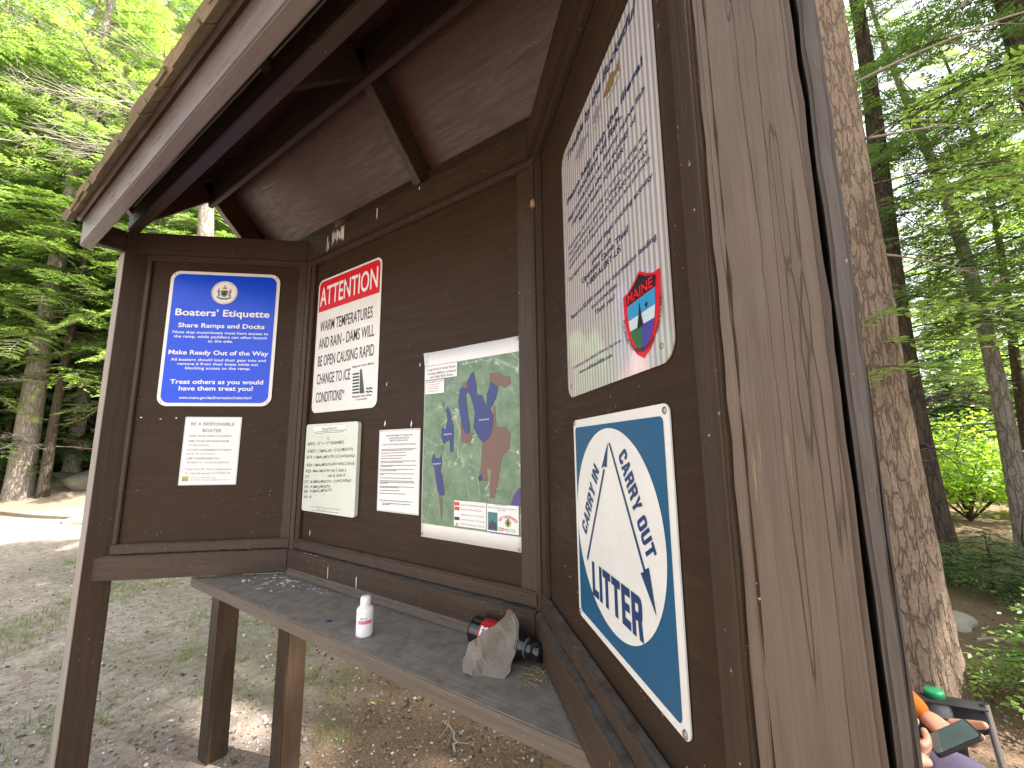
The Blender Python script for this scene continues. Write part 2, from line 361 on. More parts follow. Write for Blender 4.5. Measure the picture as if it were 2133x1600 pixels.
def make_conifer(name, seed, H, r0, first, nl, Lmax, needle, bark, slope=.10, droop=.45, leaf_l=.11, leaf_w=.032, dead=8, lean=(0, 0), sp=.11, tops=.12, wide=1.0):
    R_ = np.random.default_rng(seed); V, F, P, s = trunk_np(R_, H, r0, lean=lean)
    tm = np_mesh(name + '_trunk', V, F, [bark])
    acc = Acc(); at = lambda z: np.array([np.interp(z / H, s, P[:, k]) for k in range(3)])
    for i in range(nl):
        q = (i + R_.random()) / nl; z = first + (H - first) * q ** .92
        L = Lmax * (1 - q ** 1.25) * R_.uniform(.65, 1.1) + tops
        if q < .12: L *= .75
        limb(acc, R_, at(z), i * 2.399 + R_.normal(0, .35), L, slope + .35 * q + R_.normal(0, .06), droop * (1 - .5 * q), .008 + L * .009, leaf_l, leaf_w, sp)
    cm = acc.mesh(name + '_crown', [bark, needle])
    dm = None
    if dead:
        acc = Acc()
        for i in range(dead):
            z = R_.uniform(max(.9, first * .35), first * 1.15 + .4); limb(acc, R_, at(z), R_.random() * 6.28, R_.uniform(.5, 1.5), R_.normal(.05, .12), .15, .009, bare=True, sp=.16, tw=.3)
        dm = np_mesh(name + '_dead', np.concatenate(acc.V), np.concatenate(acc.F), [DEAD])
    for me in (tm,):
        for p in me.polygons: p.use_smooth = True
    return tm, cm, dm
TREES = {
 'A': make_conifer('tall', 1, 21, .25, 3.0, 120, 3.6, NEEDLE, BARK2),
 'B': make_conifer('mid', 2, 15, .17, 1.9, 110, 3.0, NEEDLE, BARK2),
 'C': make_conifer('dense', 3, 18, .20, 2.2, 115, 3.0, NEEDLE2, BARKD, droop=.55),
 'D': make_conifer('slim', 4, 11, .09, 2.3, 70, 2.0, NEEDLE, BARKD),
}
def tree(kind, x, y, rot, sc, label, group=None, name='conifer_tree', cat='tree', dead=True):
    tm, cm, dm = TREES[kind]; z = float(ground_h(np.array(x), np.array(y)))
    mw = Matrix.Translation((x, y, z)) @ Matrix.Rotation(rot, 4, 'Z') @ Matrix.Diagonal((sc, sc, sc, 1))
    r = empty(name, mw, label, cat, group); WM[r.name] = mw
    link('trunk', tm, r, mw); link('crown', cm, r, mw)
    if dm and dead: link('dead_branch', dm, r, mw)
    return r
TREES['E'] = make_conifer('low', 6, 7.5, .09, .25, 90, 2.3, NEEDLE2, BARKD, dead=0, slope=.15, leaf_l=.17, leaf_w=.055, sp=.14)
EDGE = 'sunlit green conifer with a bare grey lower trunk at the left forest edge'
WOODS = 'dark conifer standing deep in the woods behind the sunny forest edge on the left'
BACK = 'green conifer in the woods behind the notice board'
tree('A', -14.9, .80, .3, 1.05, 'thick pale-barked conifer farthest left with a second thin stem beside it')
tree('D', -14.3, 1.15, 1.3, 1.25, 'thin leaning stem growing right beside the thick pale trunk at left')
tree('B', -16.2, 1.9, 2.0, 1.15, 'darker conifer trunk behind the mound, right of the thick pale trunk')
tree('B', -13.0, 3.6, .9, 1.1, EDGE, 'conifers along the left forest edge')
for (x, y, k, r, s) in ((-17.6, -.4, 'B', .7, 1.35), (-17.0, 3.2, 'A', 3.3, 1.15), (-14.2, 2.9, 'B', 5.2, .85), (-19.0, 1.3, 'A', 1.9, 1.25)): tree(k, x, y, r, s, EDGE, 'conifers along the left forest edge')
for (x, y, k, r, s) in ((-12.2, 5.6, 'A', 2.2, .9), (-15.5, -1.6, 'B', 4.0, 1.2), (-13.8, -4.2, 'A', 1.0, 1.0), (-16.0, 4.8, 'A', 5.1, 1.1)):
    tree(k, x, y, r, s, EDGE, 'conifers along the left forest edge')
for i, (x, y) in enumerate(((-19, .2), (-19.5, 2.6), (-18.2, 4.4), (-22, 1.4), (-23, 4.0), (-21.5, -2.0), (-26, .5), (-27, 3.2), (-25, 6.2), (-31, 2), (-20, 7.5), (-33, 6), (-30, -2))):
    tree('CBAC'[i % 4], x, y, i * 1.7, 1.0 + .12 * (i % 3), WOODS, 'conifers deep in the left woods')
for i, (x, y) in enumerate(((-9.5, 10.2), (-6.6, 11.6), (-4.2, 10.0), (-1.5, 9.8), (-3, 13), (-8, 13.5), (1.2, 12.4), (-12, 10), (-13, 15))):
    tree('BACB'[i % 4], x, y, i * 2.1 + .4, 1.0, BACK, 'conifers behind the notice board')
LOW = 'low bushy young conifer with branches to the ground, far back in the woods'
k = 0
for az0, az1, dd, stp in ((-97, -58, (19, 25, 33), 3.2), (-58, 0, (17,), 6.5), (0, 34, (24, 33), 5.0)):
    for d in dd:
        a = az0 + (d % 3)
        while a < az1:
            x = CAM.x + d * math.sin(math.radians(a)) + rng.uniform(-1, 1); y = CAM.y + d * math.cos(math.radians(a)) + rng.uniform(-1, 1)
            tree('E', x, y, rng.random() * 6.28, rng.uniform(.75, 1.25), LOW, 'young conifers far back', 'young_conifer', 'tree', False); a += stp * rng.uniform(.8, 1.3) * 20 / d
# ---- the woods on the right
def big_pine():
    R_ = np.random.default_rng(21); H = 17; n = 150; k = 72
    z = np.linspace(0, 1, n) ** 1.6 * H; a = np.arange(k) * 2 * np.pi / k
    r0 = .262 - .0135 * z + .03 * np.exp(-z / .30) ; A_, Zz = np.meshgrid(a, z)
    # long furrows: random ridges that wander with height
    f = np.zeros_like(A_)
    for q in range(26):
        w_ = R_.integers(5, 22); ph = R_.random() * 6.28; kz = R_.normal(0, 1.6); f += np.sin(w_ * A_ + ph + kz * Zz + .8 * np.sin(Zz * R_.uniform(.6, 2.4) + ph)) * R_.uniform(.4, 1)
    f = np.abs(f) / 6; f = np.clip(f, 0, 1)
    plates = np.sin(Zz * 24 + 5 * np.sin(A_ * 5) + 3 * np.sin(A_ * 11 + Zz * 3)) * .15
    rr = r0[:, None] * (1 + .07 * (f + plates - .5)) + .012 * np.exp(-z / .3)[:, None] * np.sin(A_ * 5 + 1)
    V = np.stack([rr * np.cos(A_), rr * np.sin(A_), Zz - .12 * (Zz == 0)], -1).reshape(-1, 3)
    i, j = np.meshgrid(np.arange(n - 1), np.arange(k), indexing='ij'); q = i * k + j; q2 = i * k + (j + 1) % k
    tm = np_mesh('pine_trunk', V, np.stack([q, q2, q2 + k, q + k], -1).reshape(-1, 4), [BARK])
    for p in tm.polygons: p.use_smooth = True
    root = empty('pine_tree', (2.10, 2.42, 0), 'big pine trunk with furrowed tan bark close behind the right post', 'tree')
    link('trunk', tm, root, wmat(root))
    acc = Acc()
    for i in range(58):
        q = (i + R_.random()) / 58; zz = 7.6 + 9.2 * q; L = 3.4 * (1 - q ** 1.4) * R_.uniform(.6, 1.1) + .2
        limb(acc, R_, (0, 0, zz), i * 2.399, L, .12, .4, .010 + .01 * L, .12, .034, .12)
    link('crown', acc.mesh('pine_crown', [BARK, NEEDLE]), root, wmat(root))
    acc = Acc()
    for (zz, az, L) in ((2.12, -.9, .62), (1.95, -.75, .5), (1.80, -1.15, .52), (2.85, -.3, 1.0), (3.05, .1, 1.5), (3.3, -.5, 1.3)):
        limb(acc, R_, (.16 * math.cos(az), .16 * math.sin(az), zz), az, L, .06, .3, .006, .07, .022, .07, tw=.4)
    link('branch', acc.mesh('pine_branch', [BARK, NEEDLE]), root, wmat(root))
    acc = Acc()
    for (zz, az, L) in ((3.4, .2, 1.5), (3.75, -.35, 1.3), (2.6, .5, .7)):
        limb(acc, R_, (.18 * math.cos(az), .18 * math.sin(az), zz), az, L, -.05, .25, .010, bare=True, sp=.15)
    link('dead_branch', np_mesh('pine_dead', np.concatenate(acc.V), np.concatenate(acc.F), [DEAD]), root, wmat(root))
big_pine()
def stem_tree(x, y, H, r0, lean, seed, label, limbs, needle, bark, first=1.6, nl=50, Lm=1.8, name='conifer_tree', bare=()):
    R_ = np.random.default_rng(seed); V, F, P, s = trunk_np(R_, H, r0, 12, 40, lean, .2, .03)
    z0 = float(ground_h(np.array(x), np.array(y))); root = empty(name, (x, y, z0), label, 'tree')
    tm = np_mesh('stem', V, F, [bark])
    for p in tm.polygons: p.use_smooth = True
    link('trunk', tm, root, wmat(root)); acc = Acc()
    for i in range(nl):
        q = (i + R_.random()) / nl; z = first + (H - first) * q; b = [np.interp(z / H, s, P[:, k]) for k in range(3)]
        limb(acc, R_, b, i * 2.399 + R_.normal(0, .3), Lm * (1 - q ** 1.4) * R_.uniform(.5, 1.1) + .15, .08, .4, .010, .075, .019, .085, 1.35)
    link('crown', acc.mesh('stem_crown', [bark, needle]), root, wmat(root))
    if limbs:
        acc = Acc()
        for i in range(limbs):
            z = R_.uniform(.9, first + 1.2); b = [np.interp(z / H, s, P[:, k]) for k in range(3)]
            limb(acc, R_, b, R_.uniform(2.2, 5.0), R_.uniform(.8, 1.9), R_.uniform(.0, .25), .2, .014, bare=True, sp=.24, tw=.28)
        link('bare_branch', np_mesh('stem_bare', np.concatenate(acc.V), np.concatenate(acc.F), [bark]), root, wmat(root))
    if bare:
        acc = Acc()
        for z, az, L in bare: limb(acc, R_, [np.interp(z / H, s, P[:, k]) for k in range(3)], az, L, .10, .25, .022, bare=True, sp=.12, tw=.42)
        link('dead_branch', np_mesh('stem_dead', np.concatenate(acc.V), np.concatenate(acc.F), [DEAD]), root, wmat(root))
    return root
stem_tree(-7.9, 2.1, 17, .20, (0, 0), 36, 'conifer with pale dead limbs reaching past the left edge of the roof', 0, NEEDLE, BARK2, 10.5, 46, 2.3, bare=((7.2, -2.05, 3.2), (7.5, -2.4, 2.8), (7.9, -1.85, 3.0), (8.4, -2.2, 2.6), (6.3, -2.3, 2.0), (9.3, -1.9, 2.8)))
stem_tree(2.98, 5.9, 13, .165, (-.02, .0), 31, 'dark straight trunk just right of the big pine', 9, NEEDLE2, BARKD, 2.6, 70, 2.0)
stem_tree(3.86, 6.55, 10, .10, (-.035, .02), 32, 'slender curved trunk at the right edge with bare side limbs', 9, NEEDLE, BARK2, 2.7, 46, 1.7)
stem_tree(4.35, 5.6, 14, .19, (.0, .0), 33, 'dark dense conifer filling the upper right corner', 0, NEEDLE2, BARKD, 2.5, 120, 1.9)
stem_tree(2.62, 7.4, 3.2, .035, (.12, .06), 34, 'small crooked bare sapling between the big pine and the dark trunk', 7, NEEDLE, BARKD, 2.3, 6, .5)
RW = 'backlit conifer in the sparse woods beyond the right side of the board'
for i, (x, y, k, s) in enumerate(((5.2, 10.6, 'D', 1.0), (3.1, 14.5, 'D', 1.2), (7.2, 15.5, 'B', .8), (9.8, 17, 'D', 1.3), (12.5, 25, 'C', 1.0), (9.5, 34, 'B', 1.1))):
    tree(k, x, y, i * 1.3 + .2, s, RW, 'conifers beyond the right side', dead=(i % 2 == 0))
stem_tree(6.3, 2.7, 18, .2, (0, 0), 37, 'unseen high-crowned pine added to shade the ground, nearest to the clearing', 0, NEEDLE, BARK2, 9.2, 66, 3.0)  # out of view, added with a high crown to shade the ground
stem_tree(7.6, 4.9, 18, .18, (0, 0), 38, 'unseen high-crowned pine added to shade the ground, standing nearer the woods', 0, NEEDLE, BARK2, 8.4, 60, 2.6)  # second unseen pine, added to shade the ground under the shelf
SH = 'unseen tall conifer on the sunny side, added to shade the board and ground'  # these trees stand out of view and are added to cast shade
for i, (x, y, k, s) in enumerate(((11.8, 8.2, 'A', .9), (13.5, 3.4, 'B', 1.0), (8.9, 6.3, 'C', 1.0), (7.4, 7.4, 'B', 1.0))):
    tree(k, x, y, i * 2.2, s, SH, 'unseen shade conifers on the sunny side', dead=False)

# undergrowth on the right: saplings, a sunlit shrub, sticks, a cut log
def sapling(x, y, H, seed, label, Lm=.55, nl=26, needle=NEEDLE, first=.08, sc_leaf=.055):
    R_ = np.random.default_rng(seed); z0 = float(ground_h(np.array(x), np.array(y))); root = empty('fir_sapling', (x, y, z0), label, 'sapling')
    V, F = tube([[0, 0, -.03], [.02, 0, H * .5], [.01, .02, H]], [.010, .007, .002], 6); link('stem', np_mesh('sapling_stem', V, F, [BARKD]), root, wmat(root))
    acc = Acc()
    for i in range(nl):
        q = (i + R_.random()) / nl; limb(acc, R_, (.015, .01, first + (H - first) * q), i * 2.399, Lm * (1 - q * .85) * R_.uniform(.7, 1.1), .15, .3, .004, sc_leaf, .018, .05, dens=1.4, tw=.42)
    link('foliage', acc.mesh('sapling_foliage', [BARKD, needle]), root, wmat(root)); return root
sapling(2.78, 2.42, .62, 41, 'bright green fir sapling at the lower right edge behind the camp chair', .52, 30)
sapling(3.25, 3.3, .5, 42, 'small fir sapling beside the cut log, right of the big pine', .42, 20)
sapling(3.05, 4.6, .55, 43, 'dark low fir sapling on the shaded bank right of the big pine', .6, 24, NEEDLE2)
sapling(3.6, 4.3, .5, 44, 'low spreading fir sapling farther up the shaded bank at right', .6, 22, NEEDLE2)
sapling(2.75, 5.0, .35, 45, 'tiny fir sapling half hidden by the big pine trunk', .4, 16, NEEDLE2)
def shrub(x, y, seed, label, Hh=1.1, Wd=1.3, n=2600):
    R_ = np.random.default_rng(seed); z0 = float(ground_h(np.array(x), np.array(y))); root = empty('leafy_shrub', (x, y, z0), label, 'shrub'); acc = Acc(); st = Acc()
    for i in range(26):
        a = R_.random() * 6.28; e = np.array([math.cos(a) * Wd * R_.uniform(.2, 1), math.sin(a) * Wd * R_.uniform(.2, 1), Hh * R_.uniform(.5, 1.05)])
        P = np.stack([np.zeros(3), e * [.35, .35, .6], e * [.75, .75, .92], e]); V, F = tube(P, [.012, .009, .006, .002], 4); st.add(V, F, 0)
        m = n // 26; t_ = R_.uniform(.3, 1.05, m); C_ = np.stack([np.interp(t_, [0, .33, .66, 1.05], P[:, k]) for k in range(3)], 1) + R_.normal(0, .13, (m, 3))
        D = R_.normal(0, 1, (m, 3)) * [1, 1, .45]; D /= np.linalg.norm(D, axis=1)[:, None]; cards(acc, C_, D, R_.normal(0, .5, (m, 3)) + [0, 0, 1], R_.uniform(.06, .12, m), R_.uniform(.04, .075, m), 0)
    link('stems', np_mesh('shrub_stems', np.concatenate(st.V), np.concatenate(st.F), [BARKD]), root, wmat(root)); link('foliage', acc.mesh('shrub_foliage', [BROAD]), root, wmat(root)); return root
for i, (x, y) in enumerate(((4.6, 13.0), (6.2, 14.2), (3.5, 16.0), (7.8, 12.2), (5.4, 17.5))): shrub(x, y, 90 + i, 'sunlit leafy bush in the row of bushes at the back of the right-hand woods', 1.9, 1.6, 2200)['group'] = 'bushes at the back on the right'
shrub(4.1, 9.6, 51, 'sunlit yellow-green shrub seen low beyond the slender curved trunk'); shrub(5.6, 10.9, 52, 'sunlit leafy shrub at the right edge behind the first bright shrub', 1.4, 1.5)
shrub(3.0, 11.2, 53, 'sunlit shrub just right of the big pine, farther back', 1.0, 1.2)
def stick(pts, r, label, m=DEAD, name='fallen_branch', cat='branch', twigs=5, seed=1):
    R_ = np.random.default_rng(seed); pts = np.array(pts, float); n = 12; s = np.linspace(0, len(pts) - 1, n); P = np.stack([np.interp(s, np.arange(len(pts)), pts[:, k]) for k in range(3)], 1)
    P[:, 2] += ground_h(P[:, 0], P[:, 1]); P += R_.normal(0, r * .8, P.shape); acc = Acc(); V, F = tube(P, np.linspace(r, r * .35, n), 7); acc.add(V, F, 0)
    for i in range(twigs):
        k = R_.integers(2, n - 1); d = R_.normal(0, 1, 3) * [1, 1, .5]; d /= np.linalg.norm(d); l = R_.uniform(8, 22) * r
        V, F = tube(np.stack([P[k], P[k] + d * l * .5 + R_.normal(0, r, 3), P[k] + d * l]), [r * .4, r * .3, r * .12], 5); acc.add(V, F, 0)
    c = P.mean(0); me = np_mesh(name, np.concatenate(acc.V) - [c[0], c[1], 0], np.concatenate(acc.F), [m])
    for p in me.polygons: p.use_smooth = True
    tag(link(name, me, None, Matrix.Translation((c[0], c[1], 0))), label, cat)
stick([(.36, .60, .012), (.27, .69, .014), (.16, .72, .012)], .006, 'pale forked stick on the gravel under the shelf', seed=3)
stick([(3.0, 3.9, .10), (3.35, 3.8, .16), (3.9, 4.1, .12)], .016, 'pale fallen branch with broken twigs on the bank at the right edge', seed=4, twigs=8)
stick([(2.62, 3.2, .06), (2.85, 3.15, .12), (3.4, 3.35, .1)], .012, 'thin grey fallen branch lying above the cut log', seed=5, twigs=7)
stick([(2.5, 4.6, .06), (2.7, 4.9, .13), (3.1, 5.0, .06)], .02, 'curved grey fallen branch right beside the big pine', seed=6, twigs=4)
stick([(3.0, 3.0, .05), (3.1, 3.1, .35), (3.4, 3.0, .5)], .007, 'thin arching dead twig at the right edge', seed=7, twigs=10)
stick([(2.9, 5.4, .05), (3.5, 5.5, .07), (4.3, 5.4, .05)], .035, 'dark rotting fallen limb at the foot of the slender curved trunk', BARKD, seed=8, twigs=3)
def rock_bm(seed, s, sub=3, amp=.22):
    bm = bmesh.new(); bmesh.ops.create_icosphere(bm, subdivisions=sub, radius=1); R_ = np.random.default_rng(seed); K = R_.normal(0, 1.6, (7, 3)); ph = R_.random(7) * 6
    for v in bm.verts:
        p = np.array(v.co); f = 1 + amp * sum(math.sin(K[i] @ p * 1.4 + ph[i]) for i in range(7)) / 2.6
        v.co = Vector((p[0] * s[0] * f, p[1] * s[1] * f, max(-.35, p[2]) * s[2] * f))
    return bm
STONE = plain('grey_boulder', (.30, .275, .25), .9, .25, 9); DARKST = plain('mossy_stone', (.12, .115, .085), .95, .3, 7)
def rock(x, y, s, seed, label, m):
    z = float(ground_h(np.array(x), np.array(y))); tag(bm_obj('boulder', rock_bm(seed, s), m, None, Matrix.Translation((x, y, z)), True), label, 'rock')
rock(-9.6, 1.25, (.36, .42, .17), 61, 'pale low boulder on the ground just left of the kiosk post', STONE)
rock(-14.6, 2.5, (.7, .9, .4), 62, 'dark mossy stone on top of the dirt mound at the forest edge', DARKST)
rock(-15.6, 1.75, (.5, .6, .28), 63, 'smaller mossy stone at the left foot of the dirt mound', DARKST)
rock(2.62, 3.65, (.12, .14, .10), 64, 'grey stone on the bank beside the big pine', STONE)
# the cut log
bm = bmesh.new(); bmesh.ops.create_cone(bm, segments=20, radius1=.085, radius2=.075, depth=.5, cap_ends=True)
lg = empty('cut_log', Matrix.Translation((3.02, 2.98, .08)) @ Matrix.Rotation(.55, 4, 'Z') @ Matrix.Rotation(math.pi / 2, 4, 'Y'), 'short cut brown log lying behind the bright fir sapling', 'log')
for v in bm.verts:
    v.co.x *= 1 + .05 * math.sin(v.co.y * 60); v.co.y *= 1 + .06 * math.sin(v.co.x * 50)
bm_obj('bark', bm, BARK, lg, wmat(lg), True)
bm = bmesh.new(); bmesh.ops.create_circle(bm, segments=20, radius=.079, cap_ends=True); bm_obj('cut_face', bm, plain('cut_wood', (.42, .29, .17), .8, .2, 20), lg, wmat(lg) @ Matrix.Translation((0, 0, -.2515)) @ Matrix.Rotation(math.pi, 4, 'X'))

# grass tufts on the clearing at left
def grass():
    R_ = np.random.default_rng(71); cen = []
    while len(cen) < 900:
        d = R_.uniform(2.5, 9); az = math.radians(R_.uniform(-93, -55)); x = CAM.x + d * math.sin(az); y = CAM.y + d * math.cos(az)
        f = math.sin(x * 1.1 + .6) * math.sin(y * 2.0 + 1.3 + x * .4) + .5 * math.sin(x * 3.1 + y * 2.3)
        pr = math.exp(-((x + 4.2) / 1.7) ** 2) * .9 + .12
        if f > .25 and R_.random() < pr: cen.append((x, y))
    for (cx, cy, n) in ((-.62, .62, 14), (-.72, .50, 8), (-1.0, .30, 14), (-.45, .95, 10), (-1.35, -.3, 12), (-.25, .35, 8), (-1.9, .9, 24), (-2.3, .6, 24), (-1.7, .35, 18), (-1.15, .85, 20)):
        for _ in range(n): cen.append((cx + R_.normal(0, .12), cy + R_.normal(0, .08)))
    P = []; 
    for cx, cy in cen:
        for _ in range(R_.integers(9, 22)): P.append((cx + R_.normal(0, .035), cy + R_.normal(0, .035)))
    P = np.array(P); n = len(P); z = ground_h(P[:, 0], P[:, 1]); a = R_.random(n) * 6.28; h = R_.uniform(.015, .055, n); b = h * R_.uniform(.1, .8, n)
    s = np.stack([-np.sin(a), np.cos(a), 0 * a], 1) * .0016; base = np.stack([P[:, 0], P[:, 1], z - .003], 1); tip = base + np.stack([np.cos(a) * b, np.sin(a) * b, h], 1)
    V = np.stack([base - s, base + s, tip + s * .3, tip - s * .3], 1).reshape(-1, 3)
    tag(link('grass', np_mesh('grass', V, np.arange(n * 4).reshape(-1, 4), [leaf_mat('grass_blades', (.10, .15, .035), (.08, .12, .015))])), 'short thin grass growing through the gravel left of the board', 'grass', kind='stuff')
grass()

# ------------------------------------------------------------------ the notice board kiosk
K = empty('notice_board_kiosk', (GX / 2, -.25, 0), 'dark brown three-sided wooden notice board with a shingled gable roof', 'notice board')
PW = .088
def post(x0, y0, top, m, name='post', rag=0, r=.004):
    return board(name, K, (x0 + PW / 2, y0 + PW / 2, -.05), (x0 + PW / 2, y0 + PW / 2, top + Z0), (0, 1, 0), PW, PW, m, r, rag)
post(-.591, -.53, 1.046, BROWN)
post(-.591, -.058, 1.046, BROWN)
post(-.228, .075, -.40, BROWN, 'leg'); post(1.34, .075, -.40, BROWN, 'leg')
post(1.703, -.058, 1.046, BROWN)
post(1.703, -.53, 1.046, POST, rag=.0022, r=.005)
# pale strip painting daylight on the front face of the far left post
board('lit_post_face', K, (-.547, -.5315, -.02), (-.547, -.5315, .945 + Z0), (1, 0, 0), .082, .003, LIT_EDGE, .001)
board('side_board', K, (1.8020, -.485, -.02), (1.8020, -.485, 1.16 + Z0), (0, 1, 0), .092, .014, SIDE, .003, rag=.002)
# panels
board('back_panel', K, pl('B', -.02, .34, -.006), pl('B', GX + .02, .34, -.006), (0, 0, 1), 1.40, .012, PANEL, 0)
board('side_panel', K, pl('L', .005, .34, -.006), pl('L', -.70, .34, -.006), (0, 0, 1), 1.40, .012, PANEL, 0)
board('side_panel', K, pl('R', -.005, .34, -.006), pl('R', .742, .34, -.006), (0, 0, 1), 1.40, .012, PANEL, 0)
for p, u0, u1 in (('B', .012, GX - .012), ('L', -.012, -.722), ('R', .012, .736)):
    board('top_rail', K, pl(p, u0, 1.002, .016), pl(p, u1, 1.002, .016), (0, 0, 1), .092, .032, BROWN, .003, .0008)
    board('bottom_rail', K, pl(p, u0, -.331, .016), pl(p, u1, -.331, .016), (0, 0, 1), .088, .032, BROWN, .004, .0012)
    e = .045 if p != 'B' else 0
    uu1 = {'B': u1, 'L': -.672, 'R': .726}[p]
    board('trim', K, pl(p, u0, .943, .008), pl(p, uu1, .943, .008), (0, 0, 1), .026, .016, BROWN, .003)
    board('trim', K, pl(p, u0, -.264, .010), pl(p, uu1, -.264, .010), (0, 0, 1), .036, .020, BROWN, .004, .0012)
    for k_, u in enumerate((u0 + (.022 if p != 'L' else -.022), uu1 + ((-.014 if p != 'L' else .010)))):
        if p == 'B': u = (u0 + .02, u1 - .03)[k_]
        board('stile', K, pl(p, u, -.246, .006), pl(p, u, .930, .006), AX[p][0], ((.036 if p != 'L' or not k_ else .018) if not (p == 'B' and k_) else .05), .012, BROWN, .003)
# corner fillets
for x, sgn in ((.006, 1), (GX - .006, -1)):
    board('corner_strip', K, (x, -.010, -.37 + Z0), (x, -.010, 1.046 + Z0), (1, sgn * .4, 0), .026, .02, BROWN, .004)
# shelf with its back moulding and legs
sh = bm_obj('shelf', shape([(-.292, -.252), (1.452, -.252), (GX + .005, .0), (-.012, .0)], -.423 + Z0, -.385 + Z0, .003), SHELF, K)
bm = box_bm(GX - .03, .022, .03, .008); bm_obj('shelf_moulding', bm, LIT_EDGE if False else SHELF, K, Matrix.Translation((GX / 2, -.030, -.371 + Z0)))
# roof
YR, ZR = -.25, 1.45 + Z0
XL, XR = -.535, 1.735
def slope_board(name, x, wid, thk, y0, y1, drop, m):
    """board lying along a roof slope at x from y0 to y1, its top face 'drop' under the sheathing's underside"""
    a = Vector((x, y0, ZR - abs(y0 - YR))); b = Vector((x, y1, ZR - abs(y1 - YR))); nrm = Vector((0, 1, 1) if y1 > YR else (0, -1, 1)).normalized()
    o = -nrm * (drop + thk / 2); return board(name, K, a + o, b + o, (1, 0, 0), wid, thk, m, .002)
for sg, ye in ((-1, -.672), (1, .172)):
    nrm = Vector((0, sg, 1)).normalized(); a = Vector((0, YR, ZR)); b = Vector((0, ye, ZR - abs(ye - YR))); c = (a + b) / 2 + nrm * .006
    d = (b - a); board('roof_sheathing', K, Vector((XL, c.y, c.z)), Vector((XR, c.y, c.z)), d, d.length, .012, CEIL, 0)
    for x in (-.50, .69, 1.69):
        slope_board('rafter', x, .038, .089, YR + sg * .012, (-.56 if sg < 0 else .06), .0005, BROWN if x > 0 else CEIL)
    # pale strip painting outdoor light on the underside of the outermost rafter
    if sg > 0: slope_board('lit_rafter_edge', -.50, .036, .002, YR + .10, .03, .0905, LIT_EDGE)
board('ridge_beam', K, (XL + .02, YR, ZR - .085), (XR - .02, YR, ZR - .085), (0, 0, 1), .150, .022, BROWN, .003)
board('plate', K, (XL + .01, -.511, 1.094 + Z0), (XR - .01, -.511, 1.094 + Z0), (0, 0, 1), .088, .038, BROWN, .003)
board('lit_plate_edge', K, (XL + .01, -.5305, 1.141 + Z0), (XR - .01, -.5305, 1.141 + Z0), (0, 1, 0), .004, .004, LIT_EDGE, .001)  # thin pale strip painting the light caught along the plate's top edge
board('plate', K, (XL + .01, .040, 1.094 + Z0), (XR - .01, .040, 1.094 + Z0), (0, 0, 1), .088, .038, BROWN, .003)
board('fascia_board', K, (XL + .005, -.643, .988 + Z0), (XR - .005, -.643, .988 + Z0), (0, 0, 1), .128, .036, FASC, .004)
board('fascia_board', K, (XL + .005, .143, .988 + Z0), (XR - .005, .143, .988 + Z0), (0, 0, 1), .128, .036, FASC, .004)
for x in (-.528, 1.735):
    board('lookout', K, (x, -.531, .996 + Z0), (x, -.624, .996 + Z0), (0, 0, 1), .088, .036, BROWN, .003)
def shingles():
    m, t, b = mat('weathered_shingles'); n = noise(t, coords(t, 'Object', (3, 30, 30)), 5, 6, .7); v = noise(t, coords(t), 9, 3)
    setc(t, b, mix(t, ramp(t, v, [(.4, 0.), (.6, .6)]), mix(t, n, (.12, .085, .055), (.40, .31, .21)), (.13, .12, .07))); b.inputs['Roughness'].default_value = .95; bump(t, b, n, .8, .006)
    bm = bmesh.new(); R_ = random.Random(5)
    for sg in (-1, 1):
        d = Vector((0, sg, -1)).normalized(); nr = Vector((0, sg, 1)).normalized(); L = .597
        rows = [(0, .0), (0, .0), (1, 0)] + [(i, 0) for i in range(2, 7)]
        for ri in range(8):
            s1 = L + .028 - max(0, ri - 1) * .098; s0 = max(0, s1 - .17); lift = .013 + .006 * (ri == 1) + .004 * min(ri, 2); x = XL - .02
            while x < XR + .015:
                w_ = R_.uniform(.06, .15); e = R_.uniform(-.007, .007); tk = R_.uniform(.008, .014); o = nr * (lift + R_.uniform(0, .004))
                base = Vector((0, YR, ZR)); xs = (x, min(x + w_ - .003, XR + .02)); vs = []
                for q, (s, hgt) in enumerate(((s0, .002), (s1 + e, tk))):
                    for xx in xs:
                        for hh in (0, hgt): vs.append(bm.verts.new(base + d * s + o + nr * hh + Vector((xx + R_.uniform(-.002, .002), 0, 0))))
                for f in ((0, 1, 3, 2), (4, 6, 7, 5), (0, 2, 6, 4), (1, 5, 7, 3), (0, 4, 5, 1), (2, 3, 7, 6)): bm.faces.new([vs[i] for i in f])
                x += w_
    bmesh.ops.recalc_face_normals(bm, faces=bm.faces); bm_obj('shingles', bm, m, K)
shingles()
# droppings, stains and the nest on the rail
WHITE = plain('dried_droppings', (.70, .69, .66), .9, .15, 60)
def blob(bm, c, ex, ey, r1, r2, seed, n=9):
    R_ = random.Random(seed); vs = []
    for i in range(n):
        a = i * 2 * math.pi / n; k = R_.uniform(.6, 1.15); vs.append(bm.verts.new(Vector(c) + Vector(ex) * (math.cos(a) * r1 * k) + Vector(ey) * (math.sin(a) * r2 * k)))
    bm.faces.new(vs)
bm = bmesh.new()
for i in range(85):
    back = rng.random() < .6; x = (.05 + .32 * rng.random() ** 1.4) if back else (-.06 + .26 * rng.random()); y = (-.048 - .035 * rng.random()) if back else (-.05 - .13 * rng.random())
    s = rng.uniform(.002, .006) if back else rng.uniform(.003, .012); q = rng.gauss(.2, .5); ex = (math.cos(q), math.sin(q), 0); ey = (-math.sin(q), math.cos(q), 0)
    blob(bm, (x, y, -.3840 + Z0 + .00002 * i), ex, ey, s * rng.uniform(1, 1.9), s * rng.uniform(.35, .7), i, 8)
